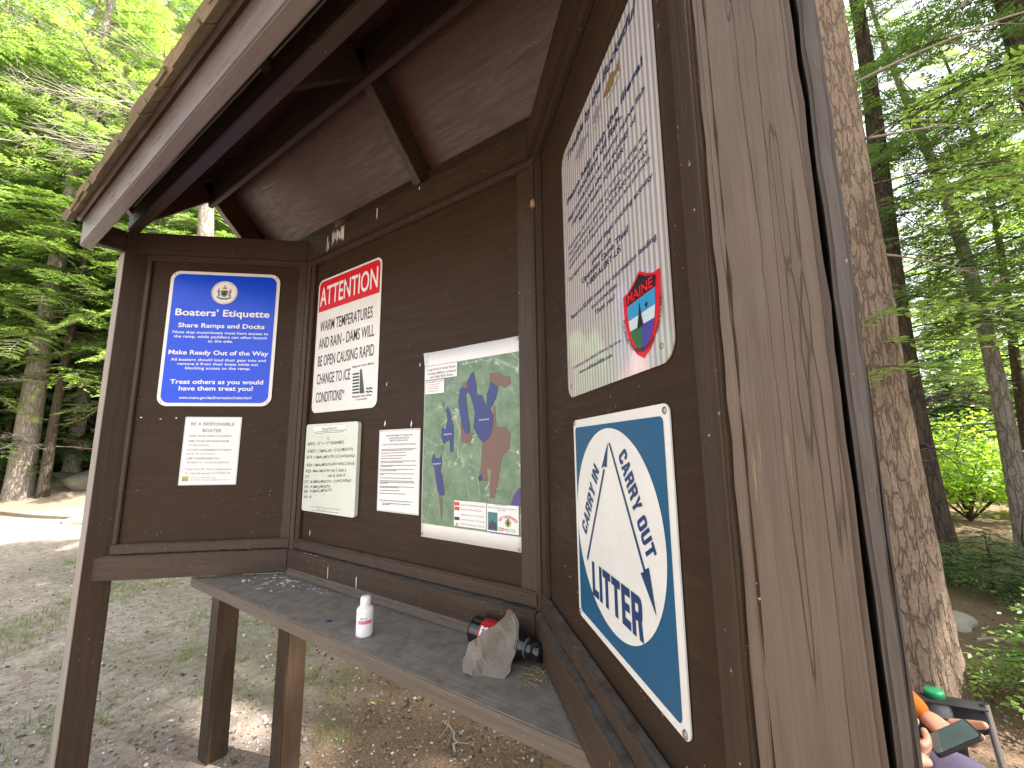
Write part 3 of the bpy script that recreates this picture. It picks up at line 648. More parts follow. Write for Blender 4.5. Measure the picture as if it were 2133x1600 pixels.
bm_obj('bird_droppings', bm, WHITE, sh, wmat(sh))
bm = bmesh.new()
for u, v0, v1, w_ in ((.168, .955, 1.03, .004), (.178, .953, 1.0, .003)) + tuple((.205 + .006 * i + rng.uniform(-.002, .002), rng.uniform(.962, .99), rng.uniform(1.02, 1.046), rng.uniform(.001, .0035)) for i in range(13)) + ((.283, .965, 1.044, .004), (.50, .985, 1.04, .0035), (.735, 1.02, 1.035, .003)):
    n = 7; c = pl('B', u, (v0 + v1) / 2, .0330); blob(bm, c, (1, 0, 0), (0, 0, 1), w_, (v1 - v0) / 2, int(u * 1e4), 12)
for u, v0, v1, w_ in ((.300, -.36, -.30, .002), (.112, -.23, -.20, .002), (.47, -.365, -.31, .0025)): blob(bm, pl('B', u, (v0 + v1) / 2, .0330 if v0 < -.25 else .0012), (1, 0, 0), (0, 0, 1), w_, (v1 - v0) / 2, int(u * 1e4), 12)
for i in range(8): blob(bm, pl('B', .16 + rng.uniform(-.03, .05), -.2865, 0) + Vector((0, -.018 - .012 * rng.random(), .0003)), (1, 0, 0), (0, 1, 0), rng.uniform(.004, .01), rng.uniform(.002, .005), i + 50)
bm_obj('bird_droppings', bm, WHITE, K)
NESTM = plain('nest_grass', (.16, .10, .05), .95, .4, 40)
acc = Acc(); R_ = np.random.default_rng(5)
for i in range(170):
    a = R_.random() * 6.28; r = R_.uniform(.018, .034); z = R_.uniform(0, .028); p = np.array([r * math.cos(a), r * .6 * math.sin(a), z]); d = np.array([-math.sin(a), math.cos(a) * .6, R_.normal(0, .3)]); d /= np.linalg.norm(d)
    V, F = tube(np.stack([p - d * .016, p + R_.normal(0, .003, 3), p + d * .016]), [.0008, .0012, .0006], 4); acc.add(V, F, 0)
tag(link('bird_nest', np_mesh('bird_nest', np.concatenate(acc.V), np.concatenate(acc.F), [NESTM]), None, Matrix.Translation((.232, -.012, 1.048 + Z0))), 'little brown bird nest on the top rail above the white streaks', 'nest')
bm = rock_bm(9, (.008, .007, .016), 2, .3); tag(bm_obj('mud_nest', bm, plain('dried_mud', (.30, .19, .12), .9), None, Matrix.Translation(pl('B', GX - .002, .80, .028)), True), 'small tan mud wasp nest in the right inner corner', 'nest')

# ------------------------------------------------------------------ signs and notices
def paint(name, c, rough=.35, spec=.5): return plain(name, c, rough, .03, 12, spec)
def dirty(name, c, rough=.3, amt=.12):
    m, t, b = mat(name); n = noise(t, coords(t), 14, 6, .7); n2 = noise(t, coords(t), 3, 3)
    setc(t, b, mix(t, math_(t, 'MULTIPLY', ramp(t, n, [(.42, 0.), (.75, 1.)]), amt * 2), mix(t, n2, [x * .94 for x in c], c), [x * .6 for x in c]))
    b.inputs['Roughness'].default_value = rough; return m
W_SIGN = dirty('white_sign_enamel', (.78, .77, .74)); W_PAPER = dirty('white_paper', (.80, .80, .79), .5, .06); W_BOARD = dirty('whiteboard', (.66, .70, .62), .25, .1)
BLUE = dirty('royal_blue_print', (0, .062, .72), .3, .08); TEAL = dirty('litter_sign_blue', (.012, .095, .205), .35, .1); RED = paint('sign_red', (.62, .012, .025))
BLACK = paint('black_print', (.012, .012, .014), .4); NAVY = paint('navy_print', (.012, .018, .075), .4); GREYP = paint('grey_print', (.20, .20, .21), .5); WHITEP = paint('white_print', (.80, .80, .80), .4)
INK = paint('marker_ink', (.05, .06, .055), .5); STEEL = plain('zinc_screw', (.32, .31, .30), .4, .2, 60, .5, .8)
LAM = paint('clear_laminate_edge', (.55, .57, .58), .15)
_txt = {}
def text_pts(s, bold=0.0):
    key = (s, bold)
    if key not in _txt:
        cu = bpy.data.curves.new('t', 'FONT'); cu.body = s; cu.size = 1; cu.offset = bold; cu.resolution_u = 3
        ob = bpy.data.objects.new('t', cu); COL.objects.link(ob); dg = bpy.context.evaluated_depsgraph_get(); dg.update()
        me = bpy.data.meshes.new_from_object(ob.evaluated_get(dg)); V = np.array([v.co[:2] for v in me.vertices]); F = [tuple(p.vertices) for p in me.polygons]
        bpy.data.objects.remove(ob); bpy.data.curves.remove(cu); bpy.data.meshes.remove(me)
        if len(V): V[:, 0] -= V[:, 0].min()
        _txt[key] = (V, F, V[:, 0].max() if len(V) else 1)
    return _txt[key]
CAPH = .729
BLK_F = {
 'L': (3.6, [[(0, 0), (1.4, 0), (1.4, 6), (0, 6)], [(1.4, 0), (3.6, 0), (3.6, 1.3), (1.4, 1.3)]]), 'I': (1.4, [[(0, 0), (1.4, 0), (1.4, 6), (0, 6)]]),
 'T': (4, [[(1.3, 0), (2.7, 0), (2.7, 4.7), (1.3, 4.7)], [(0, 4.7), (4, 4.7), (4, 6), (0, 6)]]),
 'E': (3.6, [[(0, 0), (1.4, 0), (1.4, 6), (0, 6)], [(1.4, 0), (3.6, 0), (3.6, 1.3), (1.4, 1.3)], [(1.4, 2.4), (3.3, 2.4), (3.3, 3.6), (1.4, 3.6)], [(1.4, 4.7), (3.6, 4.7), (3.6, 6), (1.4, 6)]]),
 'R': (4.1, [[(0, 0), (1.4, 0), (1.4, 6), (0, 6)], [(1.4, 4.8), (2.6, 4.8), (2.6, 6), (1.4, 6)], [(1.4, 2.4), (2.6, 2.4), (2.6, 3.6), (1.4, 3.6)], [(2.6, 2.4), (3.5, 2.4), (3.75, 2.75), (4, 3.3), (4, 5.1), (3.7, 5.7), (3.1, 6), (2.6, 6)], [(2.65, 0), (4.1, 0), (3.7, 2.4), (2.3, 2.4)]]),
 'C': (4, [[(0, 1), (.6, .2), (1.4, 0), (1.4, 6), (.6, 5.8), (0, 5)], [(1.4, 0), (2.6, 0), (2.6, 1.3), (1.4, 1.3)], [(1.4, 4.7), (2.6, 4.7), (2.6, 6), (1.4, 6)], [(2.6, 0), (3.4, .2), (4, 1), (4, 2.2), (2.6, 2.2)], [(2.6, 3.8), (4, 3.8), (4, 5), (3.4, 5.8), (2.6, 6)]]),
 'A': (4.2, [[(0, 0), (1.35, 0), (2.1, 4.2), (2.1, 6), (1.4, 6)], [(2.85, 0), (4.2, 0), (2.8, 6), (2.1, 6), (2.1, 4.2)], [(1.62, 1.4), (2.58, 1.4), (2.38, 2.5), (1.82, 2.5)]]),
 'Y': (4.2, [[(1.4, 0), (2.8, 0), (2.8, 2.6), (1.4, 2.6)], [(1.4, 2.6), (2.1, 2.6), (2.1, 3.6), (1.45, 6), (0, 6)], [(2.1, 2.6), (2.8, 2.6), (4.2, 6), (2.75, 6), (2.1, 3.6)]]),
 'N': (4.2, [[(0, 0), (1.3, 0), (1.3, 6), (0, 6)], [(2.9, 0), (4.2, 0), (4.2, 6), (2.9, 6)], [(1.3, 3.4), (2.9, 0), (2.9, 2.6), (1.3, 6)]]),
 'O': (4, [[(0, 1), (.6, .2), (1.4, 0), (1.4, 6), (.6, 5.8), (0, 5)], [(1.4, 0), (2.6, 0), (2.6, 1.3), (1.4, 1.3)], [(1.4, 4.7), (2.6, 4.7), (2.6, 6), (1.4, 6)], [(2.6, 0), (3.4, .2), (4, 1), (4, 5), (3.4, 5.8), (2.6, 6)]]),
 'U': (4, [[(0, 1.1), (.6, .25), (1.4, 0), (1.4, 6), (0, 6)], [(2.6, 0), (3.4, .25), (4, 1.1), (4, 6), (2.6, 6)], [(1.4, 0), (2.6, 0), (2.6, 1.3), (1.4, 1.3)]])}
class Print:
    """a thin printed layer on a sign: text and flat shapes at one height"""
    def __init__(s, z): s.bm = bmesh.new(); s.z = z
    def text(s, body, u0, v0, u1, v1, cap=0, bold=0.0, shear=0.0, jit=0, flip=None):
        V, F, wd = text_pts(body, bold); L = math.hypot(u1 - u0, v1 - v0); sx = L / wd; sy = cap / CAPH if cap else sx
        ex = ((u1 - u0) / L, (v1 - v0) / L); ey = (-ex[1], ex[0]); R_ = random.Random(len(body))
        vs = []
        for x, y in V:
            dx = x * sx + y * sy * shear; dy = y * sy + (jit * cap * math.sin(x * 9.7 + len(body)) * .5 + jit * cap * math.sin(x * 3.1) * .4 if jit else 0)
            vs.append(s.bm.verts.new((u0 + ex[0] * dx + ey[0] * dy, v0 + ex[1] * dx + ey[1] * dy, s.z)))
        for f in F:
            try: s.bm.faces.new([vs[i] for i in f])
            except ValueError: pass
    def block(s, body, u0, v0, u1, v1, cap):
        wd = sum(1.9 if c == ' ' else BLK_F[c][0] + .55 for c in body) - .55; L = math.hypot(u1 - u0, v1 - v0); ex = ((u1 - u0) / L, (v1 - v0) / L); ey = (-ex[1], ex[0]); x0 = 0
        for c in body:
            if c == ' ': x0 += 1.9; continue
            for pg in BLK_F[c][1]: s.poly([(u0 + ex[0] * (x0 + x) * L / wd + ey[0] * y * cap / 6, v0 + ex[1] * (x0 + x) * L / wd + ey[1] * y * cap / 6) for x, y in pg])
            x0 += BLK_F[c][0] + .55
    def poly(s, pts, dz=0):
        vs = [s.bm.verts.new((x, y, s.z + dz)) for x, y in pts]; f = s.bm.faces.new(vs)
        f.normal_update()
        if f.normal.z < 0: f.normal_flip()
    def ring(s, c, r0, r1, n=40, a0=0, a1=2 * math.pi, ky=1):
        for i in range(n):
            p = a0 + (a1 - a0) * i / n; q = a0 + (a1 - a0) * (i + 1) / n
            s.poly([(c[0] + r0 * math.cos(p), c[1] + r0 * ky * math.sin(p)), (c[0] + r1 * math.cos(p), c[1] + r1 * ky * math.sin(p)), (c[0] + r1 * math.cos(q), c[1] + r1 * ky * math.sin(q)), (c[0] + r0 * math.cos(q), c[1] + r0 * ky * math.sin(q))])
    def disc(s, c, r, n=40, ky=1): s.poly([(c[0] + r * math.cos(2 * math.pi * i / n), c[1] + r * ky * math.sin(2 * math.pi * i / n)) for i in range(n)])
    def bar(s, u0, v0, u1, v1, w_):
        L = math.hypot(u1 - u0, v1 - v0); n = (-(v1 - v0) / L * w_ / 2, (u1 - u0) / L * w_ / 2); s.poly([(u0 - n[0], v0 - n[1]), (u1 - n[0], v1 - n[1]), (u1 + n[0], v1 + n[1]), (u0 + n[0], v0 + n[1])])
    def rrect(s, u0, v0, u1, v1, r): s.poly(rr(u0, v0, u1, v1, r))
    def arc_text(s, body, c, r, a_mid, span, cap, inward=False, bold=0):
        V, F, wd = text_pts(body, bold); sy = cap / CAPH; vs = []
        for x, y in V:
            k = x / wd - .5; a = a_mid - k * span if not inward else a_mid + k * span; rad = r + y * sy if not inward else r - y * sy
            vs.append(s.bm.verts.new((c[0] + rad * math.cos(a), c[1] + rad * math.sin(a), s.z)))
        for f in F:
            try: s.bm.faces.new([vs[i] for i in f])
            except ValueError: pass
    def done(s, name, m, parent): return bm_obj(name, s.bm, m, parent, wmat(parent))
def rr(u0, v0, u1, v1, r, n=7):
    out = []
    for cx, cy, a in ((u1 - r, v1 - r, 0), (u0 + r, v1 - r, 90), (u0 + r, v0 + r, 180), (u1 - r, v0 + r, 270)):
        for i in range(n + 1): q = math.radians(a + 90 * i / n); out.append((cx + r * math.cos(q), cy + r * math.sin(q)))
    return out
def sign(name, plane, u0, v0, label, cat, off=.0015, rotz=0):
    o = pl(plane, u0, v0, off); mw = frame(o, *AX[plane])
    if rotz: mw = mw @ Matrix.Rotation(rotz, 4, 'Z')
    r = empty(name, mw, label, cat); WM[r.name] = mw; return r
def plate(root, w_, h, r, m, thk=.002, name='plate'):
    bm = bmesh.new(); f = bm.faces.new([bm.verts.new((x, y, 0)) for x, y in rr(0, 0, w_, h, max(r, .0005))])
    e = bmesh.ops.extrude_face_region(bm, geom=[f]); bmesh.ops.translate(bm, vec=(0, 0, thk), verts=[x for x in e['geom'] if isinstance(x, bmesh.types.BMVert)])
    bmesh.ops.recalc_face_normals(bm, faces=bm.faces); return bm_obj(name, bm, m, root, wmat(root))
def screws(root, pts, z, r=.0055):
    for u, v in pts:
        bm = bmesh.new(); bmesh.ops.create_uvsphere(bm, u_segments=14, v_segments=8, radius=r)
        for vv in bm.verts: vv.co.z = max(0, vv.co.z) * .5
        ob = bm_obj('screw', bm, STEEL, root, wmat(root) @ Matrix.Translation((u, v, z)), True)
def pins(root, pts, z): screws(root, pts, z, .004)
T = .0007
# -- the blue sign
g = sign('etiquette_sign', 'L', -.5778, .2988, 'bright blue rounded metal sign with white lettering about boaters etiquette', 'sign')
plate(g, .446, .5941, .040, W_SIGN, .002)
p = Print(.0020 + T); p.rrect(.0135, .0135, .4325, .5805, .032); p.done('blue_field', BLUE, g)
p = Print(.0020 + 2 * T)
for a in (("Boaters' Etiquette", .0338, .3930, .4127, .3937, .0306, .02), ('Share Ramps and Docks', .0504, .3402, .3961, .3412, .0202, .02), ('Note that motorboats must have access to', .0321, .3129, .4137, .3135, .0122, .012), ('the ramp, while paddlers can often launch', .0385, .2941, .4095, .2949, .0122, .012), ('to the side.', .1734, .2756, .2738, .2758, .0122, .012), ('Make Ready Out of the Way', .0251, .2209, .4205, .2209, .0198, .02), ('All boaters should load their gear into and', .0367, .1930, .4118, .1934, .0122, .012), ('remove it from their boats while not', .0645, .1748, .3828, .1751, .0122, .012), ('blocking access to the ramp.', .0959, .1567, .3523, .1569, .0122, .012), ('Treat others as you would', .0440, .0942, .4089, .0948, .0194, .02), ('have them treat you!', .0799, .0662, .3694, .0665, .0194, .02), ('www.maine.gov/dacf/recreation/index.html', .0849, .0300, .3661, .0302, .0123, .012)):
    p.text(*a[:6], bold=a[6])
p.disc((.2205, .5012), .0535); p.done('lettering', WHITEP, g)
# state seal: ring text, farmer and sailor beside a shield with a pine, star above, ribbon below
p = Print(.0020 + 3 * T); c = (.2205, .5012)
p.ring(c, .0525, .0535); p.arc_text('DEPARTMENT OF AGRICULTURE', c, .0455, math.pi / 2, 3.6, .0048); p.arc_text('BUREAU OF PARKS & LANDS', c, .0505, -math.pi / 2, 2.6, .0048, True)
p.poly([(c[0] + x, c[1] + y) for x, y in ((-.031, -.016), (-.02, -.022), (0, -.0245), (.02, -.022), (.031, -.016), (.028, -.026), (.012, -.033), (-.012, -.033), (-.028, -.026))])
for sx in (-1, 1):
    p.poly([(c[0] + sx * x, c[1] + y) for x, y in ((.016, -.018), (.026, -.018), (.025, -.004), (.029, .004), (.027, .011), (.021, .012), (.018, .004), (.019, -.006))]); p.disc((c[0] + sx * .0235, c[1] + .0155), .0032, 12)
p.done('seal_figures', GREYP, g)
p = Print(.0020 + 4 * T); p.poly([(c[0] + x, c[1] + y) for x, y in ((-.014, .010), (.014, .010), (.014, -.008), (.008, -.017), (0, -.021), (-.008, -.017), (-.014, -.008))]); p.done('seal_shield', paint('seal_green', (.10, .17, .07)), g)
p = Print(.0020 + 5 * T)
for k in range(3): p.poly([(c[0] - .008 + k * .002, c[1] - .010 + k * .006), (c[0] + .008 - k * .002, c[1] - .010 + k * .006), (c[0], c[1] + .001 + k * .0045)])
p.done('seal_pine', BLACK, g)
p = Print(.0020 + 3 * T)
p.ring((c[0], c[1] + .028), .003, .0055, 14); p.bar(c[0] - .010, c[1] + .0195, c[0] + .010, c[1] + .0195, .005); p.done('seal_star', paint('seal_red', (.45, .08, .07)), g)
screws(g, ((.016, .577), (.43, .577), (.016, .016), (.43, .016)), .0022, .003)
# -- small notice under it
g = sign('covid_notice', 'L', -.4628, -.0260, 'laminated white paper notice to responsible boaters, pinned under the blue sign', 'notice', rotz=-.006)
plate(g, .219, .280, .003, LAM, .0006, 'laminate'); p = Print(.0008); p.rrect(.004, .004, .215, .276, .002); p.done('paper', W_PAPER, g)
p = Print(.0008 + T)
for a in (('BE A RESPONSIBLE', .0239, .2444, .1916, .0135, .012), ('BOATER', .0711, .2171, .1432, .0135, .012), ('WAIT YOUR TURN TO LAUNCH', .0216, .1969, .1842, .0082, .012), ('KEEP YOUR DISTANCE FROM', .0220, .1755, .1755, .0082, .012), ('OTHER GROUPS', .0210, .1589, .1007, .0076, 0), ('DO NOT CONGREGATE AT BOAT', .0212, .1396, .1909, .0082, .012), ('RAMP OR ON FLOATS', .0202, .1240, .1272, .0076, 0), ('LIMIT PASSENGERS TO', .0212, .1047, .1444, .0082, .012), ('MEMBERS OF YOUR HOUSEHOLD', .0212, .0883, .1857, .0076, 0), ('Thank You For Your Cooperation', .0188, .0610, .1958, .0088, .004), ('To stop the spread of COVID-19', .0195, .0447, .1912, .0088, .004), ('BUREAU OF PARKS AND LANDS', .0448, .0280, .1409, .0045, 0), ('DEPARTMENT OF AGRICULTURE, CONSERVATION & FORESTRY', .0456, .0189, .1907, .0045, 0)):
    p.text(a[0], a[1], a[2], a[3], a[2] - .001, a[4], a[5], .18 if a[0][0] == 'T' else 0)
p.done('lettering', GREYP, g)
p = Print(.0008 + T); p.poly([(.0118, .0376), (.0363, .0376), (.0363, .0160), (.0118, .0160)]); p.done('logo', paint('logo_yellow', (.52, .45, .16)), g)
p = Print(.0008 + 2 * T); p.poly([(.0135, .024), (.02, .031), (.026, .026), (.031, .03), (.0345, .024)]); p.bar(.0135, .020, .0345, .020, .003); p.done('logo_hills', paint('logo_green', (.12, .25, .12)), g)
# -- attention sign
g = sign('attention_sign', 'B', .0722, .2648, 'white metal sign with a red ATTENTION band warning of dams and ice', 'sign')
plate(g, .4318, .5858, .030, W_SIGN); p = Print(.0020 + T)
q = rr(.0085, .40, .4235, .577, .024); p.poly([(x, max(y, .4400)) for x, y in q if y > .43] + [(.0085, .4400), (.4235, .4400)]); p.done('red_band', RED, g)
p = Print(.0020 + 2 * T); p.text('ATTENTION', .0171, .4655, .4120, .4655, .0872, .012); p.done('band_lettering', WHITEP, g)
p = Print(.0020 + T)
for a in (('WARM TEMPERATURES', .0293, .3484, .3872, .0490), ('AND RAIN - DAMS WILL', .0268, .2735, .4009, .0486), ('BE OPEN CAUSING RAPID', .0276, .1970, .4049, .0478), ('CHANGE TO ICE', .0277, .1198, .2622, .0465), ('CONDITIONS', .0279, .0426, .2124, .0450), ('Belgrade Lakes Maine', .2744, .1636, .4076, .0085), ('Belgrade Area Dams', .2836, .0450, .4009, .0085), ('Committee', .3101, .0328, .3753, .0085)):
    p.text(a[0], a[1], a[2], a[3], a[2], a[4], .006)
for i in range(7): p.bar(.2785 + .0006 * i, .1375 - i * .0123, .3200 + .0006 * i, .1375 - i * .0123, .0065)
for k in range(2):
    pts = [(.3672 + .0375 * i / 12, .0735 - k * .0125 + .0025 * math.sin(i * 1.05)) for i in range(13)]
    for a, b in zip(pts, pts[1:]): p.bar(a[0], a[1], b[0], b[1], .0055)
p.done('lettering', BLACK, g)
p = Print(.0020 + 2 * T); p.poly([(.3245, .1526), (.3345, .1526), (.3570, .0578), (.3290, .0578)]); p.done('dam_emblem', paint('dark_green_print', (.015, .05, .02)), g)
screws(g, ((.2122, .5148), (.2214, .0744)), .0022, .008)
# -- whiteboard with handwriting
g = sign('brag_board', 'B', .0648, -.1305, 'small greyish whiteboard headed Brag Board with handwritten catches in black marker', 'whiteboard')
plate(g, .3527, .3473, .012, W_BOARD, .014, 'board'); zb = .014
p = Print(zb + T); p.poly([(.0493, .3357), (.2809, .3380), (.2796, .3041), (.0600, .3030)]); p.done('heading_strip', W_PAPER, g)
p = Print(zb + 2 * T); p.text('Brag Board', .1206, .3200, .2151, .3215, .0125)
def dashes(p, u0, v0, u1, v1, h, seed):
    R_ = random.Random(seed); u = u0
    while u < u1:
        w_ = min(R_.uniform(.004, .014), u1 - u + .001); vv = v0 + (v1 - v0) * (u - u0) / (u1 - u0); p.bar(u, vv + h / 2, u + w_, vv + h / 2 + (v1 - v0) * w_ / (u1 - u0), h); u += w_ + R_.uniform(.0012, .0022)
dashes(p, .0600, .3130, .2762, .3160, .0026, 1); dashes(p, .0669, .3068, .2661, .3095, .0026, 2); dashes(p, .0645, .0189, .2693, .0210, .0016, 3); dashes(p, .0755, .0060, .2578, .0090, .0016, 4)
p.done('heading', GREYP, g)
p = Print(zb + T)
for s_, u0, v0, u1, v1, cp in (("L", .1590, .2822, .1703, .2828, .0105), ('4/9/21', .0154, .2599, .0700, .2608, .0135), ('13" + 17" RAINBO', .0880, .2615, .2680, .2653, .0125), ('4/18/21', .0188, .2300, .0760, .2320, .0135), ('2 SMALLIES + 2 LG MOUTH', .0940, .2325, .3259, .2402, .0110), ('4/19', .0141, .2056, .0560, .2072, .0135), ('6 SMALLMOUTH 2-2 3/4 RANGE', .0700, .2075, .3397, .2159, .0110), ('4/24', .0178, .1733, .0560, .1760, .0130), ('5 SMALLMOUTH BEST WAS 2 3/4 LB', .0660, .1765, .3386, .1881, .0112), ('4/28', .0130, .1503, .0530, .1525, .0130), ('SMALLMOUTH HE 7, SHE 2', .0640, .1530, .2911, .1616, .0108), ('5/2', .0119, .1289, .0430, .1305, .0130), ('"', .0820, .1340, .0865, .1342, .0105), ('"', .1340, .1355, .1385, .1357, .0105), ('HE 8, SHE 0', .1750, .1370, .2864, .1432, .0108), ('5/3', .0094, .1074, .0370, .1090, .0130), ('18 SMALLMOUTH - LONG POND', .0530, .1100, .3265, .1253, .0108), ('5/4', .0102, .0875, .0370, .0885, .0125), ('14 SMALLMOUTH', .0530, .0895, .1942, .0988, .0108), ('5/8', .0099, .0690, .0370, .0700, .0125), ('8 SMALLMOUTH', .0560, .0725, .2064, .0857, .0104), ('5/10', .0100, .0480, .0400, .0495, .0125), ('10', .0530, .0500, .0680, .0507, .0108), ('"', .0980, .0560, .1020, .0562, .0100), ('"', .1500, .0600, .1540, .0602, .0100)):
    p.text(s_, u0, v0, u1, v1, cp, .004, .18, .16)
p.done('handwriting', INK, g)
p = Print(zb + T); p.ring((.1446, .0235), .030, .032, 14, math.radians(205), math.radians(335), .45); p.done('brand_arc', paint('teal_print', (.05, .25, .27)), g)
# -- typed rules sheet
g = sign('rules_notice', 'B', .5255, -.0984, 'laminated sheet of closely typed rules between the whiteboard and the map', 'notice', rotz=.004)
plate(g, .2106, .2794, .003, LAM, .0008, 'laminate'); p = Print(.0010); p.rrect(.004, .005, .2066, .272, .002); p.done('paper', W_PAPER, g)
p = Print(.0010 + T)
for a in (('MAINE DEPARTMENT OF AGRICULTURE,', .0389, .2549, .1756, .0058), ('CONSERVATION AND FORESTRY', .0518, .2457, .1599, .0058), ('BUREAU OF PARKS AND LANDS', .0592, .2375, .1520, .0058), ('RULES FOR STATE BOAT LAUNCHING FACILITIES', .0208, .2245, .1894, .0058)): p.text(a[0], a[1], a[2], a[3], a[2] + .001, a[4], .008)
RL = ((.0162, .2089, .1946), (.0147, .2043, .1774), (.0134, .1955, .1390), (.0158, .1859, .1443), (.0126, .1771, .1250), (.0132, .1679, .1929), (.0153, .1629, .1289), (.0140, .1537, .1950), (.0142, .1491, .0758), (.0094, .1399, .1814), (.0151, .1350, .0968), (.0084, .1255, .1835), (.0123, .1199, .0302), (.0129, .1108, .1761), (.0116, .1013, .1859), (.0119, .0967, .1876), (.0122, .0918, .0528), (.0109, .0825, .1850), (.0129, .0783, .1112), (.0135, .0686, .1149), (.0105, .0588, .1447), (.0101, .0354, .1790), (.0284, .0264, .1684), (.0287, .0211, .0686))
for i, (u0, v, u1) in enumerate(RL): dashes(p, u0, v, u1, v + .003, .0026, i)
p.done('lettering', GREYP, g); screws(g, ((.012, .276), (.2, .276)), .0010, .0025)
# -- the lake map
g = sign('lake_map', 'B', .7503, -.1595, 'large green lake map poster with dark blue ponds and brown risk areas', 'map poster')
bm = bmesh.new(); n = 14
for i in range(n + 1):
    for j in range(n + 1): bm.verts.new((.3854 * i / n, .5902 * j / n, .0022 + .0009 * math.sin(i * .9 + j * .5) + (.006 if (i == 0 and j == n) else 0)))
bm.verts.ensure_lookup_table()
for i in range(n):
    for j in range(n): a = i * (n + 1) + j; bm.faces.new([bm.verts[k] for k in (a, a + n + 1, a + n + 2, a + 1)])
pp = bm_obj('paper', bm, W_PAPER, g, wmat(g), True); md = pp.modifiers.new('thickness', 'SOLIDIFY'); md.thickness = .0005; md.offset = -1
m, t, b = mat('satellite_map_print'); tc = coords(t); n1 = noise(t, tc, 22, 6, .7); n2 = noise(t, tc, 9, 4, .6, 1.0)
vo = t.nodes.new('ShaderNodeTexVoronoi'); vo.feature = 'DISTANCE_TO_EDGE'; vo.inputs['Scale'].default_value = 13; t.links.new(tc, vo.inputs['Vector'])
cc = mix(t, ramp(t, n1, [(.35, 0.), (.65, 1.)]), (.088, .165, .098), (.185, .280, .180))
cc = mix(t, math_(t, 'MULTIPLY', ramp(t, vo.outputs[0], [(0., 1.), (.03, 0.)]), ramp(t, n2, [(.45, 0.), (.6, .55)])), cc, (.50, .56, .48))
cc = mix(t, math_(t, 'MULTIPLY', ramp(t, noise(t, tc, 55, 3, .5), [(.62, 0.), (.68, 1.)]), ramp(t, n2, [(.42, 0.), (.6, .8)])), cc, (.55, .58, .50))
setc(t, b, cc); b.inputs['Roughness'].default_value = .35
zm = .0040
p = Print(zm); p.poly([(.0030, .0408), (.3810, .0408), (.3815, .5450), (.0050, .5440)]); p.done('map_print', m, g)
MAPP = {'great': [(.2057, .5014), (.2154, .5026), (.2257, .4572), (.2269, .4352), (.2479, .4292), (.2631, .3938), (.2653, .4321), (.2831, .4671), (.3067, .4458), (.2987, .4168), (.2775, .3886), (.2895, .3670), (.2879, .3420), (.2773, .3091), (.2533, .2907), (.2371, .3015), (.2150, .3361), (.2204, .3790), (.2061, .4236), (.1945, .4444), (.1847, .4385), (.1892, .3807), (.2009, .3409), (.1982, .3172), (.1840, .3176), (.1693, .3420), (.1601, .3822), (.1538, .4184), (.1593, .4541), (.1652, .4604), (.1887, .4561), (.1902, .4783)],
'longup': [(.0931, .3995), (.1025, .3944), (.1073, .4056), (.1198, .3889), (.1245, .3661), (.1357, .3387), (.1338, .2637), (.1218, .2637), (.1195, .2991), (.1043, .2949), (.0952, .2860), (.0823, .3133), (.0861, .3404), (.1005, .3331), (.1093, .3622), (.1058, .3851)],
'longlo': [(.0499, .2614), (.0586, .2434), (.0775, .2436), (.0847, .2570), (.0872, .2237), (.0814, .2059), (.0911, .1841), (.1000, .1324), (.0799, .1291), (.0702, .1482), (.0598, .1920), (.0561, .2142), (.0429, .2320)],
'br1': [(.2752, .4939), (.3122, .4899), (.3327, .4771), (.3504, .4773), (.3516, .4543), (.3323, .4435), (.3119, .4538), (.3067, .4458), (.2831, .4671), (.2724, .4488)],
'br2': [(.2896, .3879), (.2959, .3918), (.3008, .3332), (.3313, .3343), (.3484, .3156), (.3454, .2716), (.3205, .2517), (.2920, .1355), (.2767, .1345), (.2742, .1703), (.2822, .2270), (.2795, .2148), (.2639, .2145), (.2691, .1802), (.2427, .1812), (.2400, .1934), (.2480, .2929), (.2533, .2907), (.2773, .3091)],
'br3': [(.1662, .3642), (.1840, .3176), (.1982, .3172), (.2123, .3190), (.2040, .2892), (.1670, .2897), (.1636, .3378)], 'br4': [(.0769, .1267), (.0922, .1276), (.0917, .0633), (.0874, .0629)], 'br5': [(.083, .43), (.094, .415), (.099, .40), (.088, .405)], 'br6': [(.172, .475), (.19, .478), (.188, .457), (.166, .461)], 'br7': [(.083, .285), (.095, .283), (.089, .262)]}
p = Print(zm + T)
for k in ('br1', 'br2', 'br3', 'br4', 'br5', 'br6', 'br7'): p.poly(MAPP[k]); p.z += .00002
p.done('risk_areas', paint('map_brown', (.155, .085, .075)), g)
p = Print(zm + 2 * T)
for k in ('great', 'longup', 'longlo'): p.poly(MAPP[k])
p.poly([(.1435, .0728), (.1635, .0732), (.1636, .0642), (.1436, .0636)]) if False else None
p.poly([(.232, .192), (.246, .200), (.250, .183), (.236, .178)]); p.done('ponds', paint('map_navy', (.022, .035, .17)), g)
p = Print(zm + 2 * T); p.poly([(.3737, .1651), (.3800, .170), (.3800, .1198), (.3485, .1217), (.3583, .1471)]); p.bar(.275, .0425, .379, .0425, .003); p.done('purple_area', paint('map_purple', (.07, .04, .20)), g)
p = Print(zm + 2 * T)
for a in ((.0059, .4970, .1490, .5430), (.0073, .4495, .0945, .4950), (.1411, .0465, .2637, .1212), (.2653, .0440, .3744, .1199)): p.poly([(a[0], a[1]), (a[2], a[1]), (a[2], a[3]), (a[0], a[3])])
p.done('boxes', W_PAPER, g)
p = Print(zm + 3 * T)
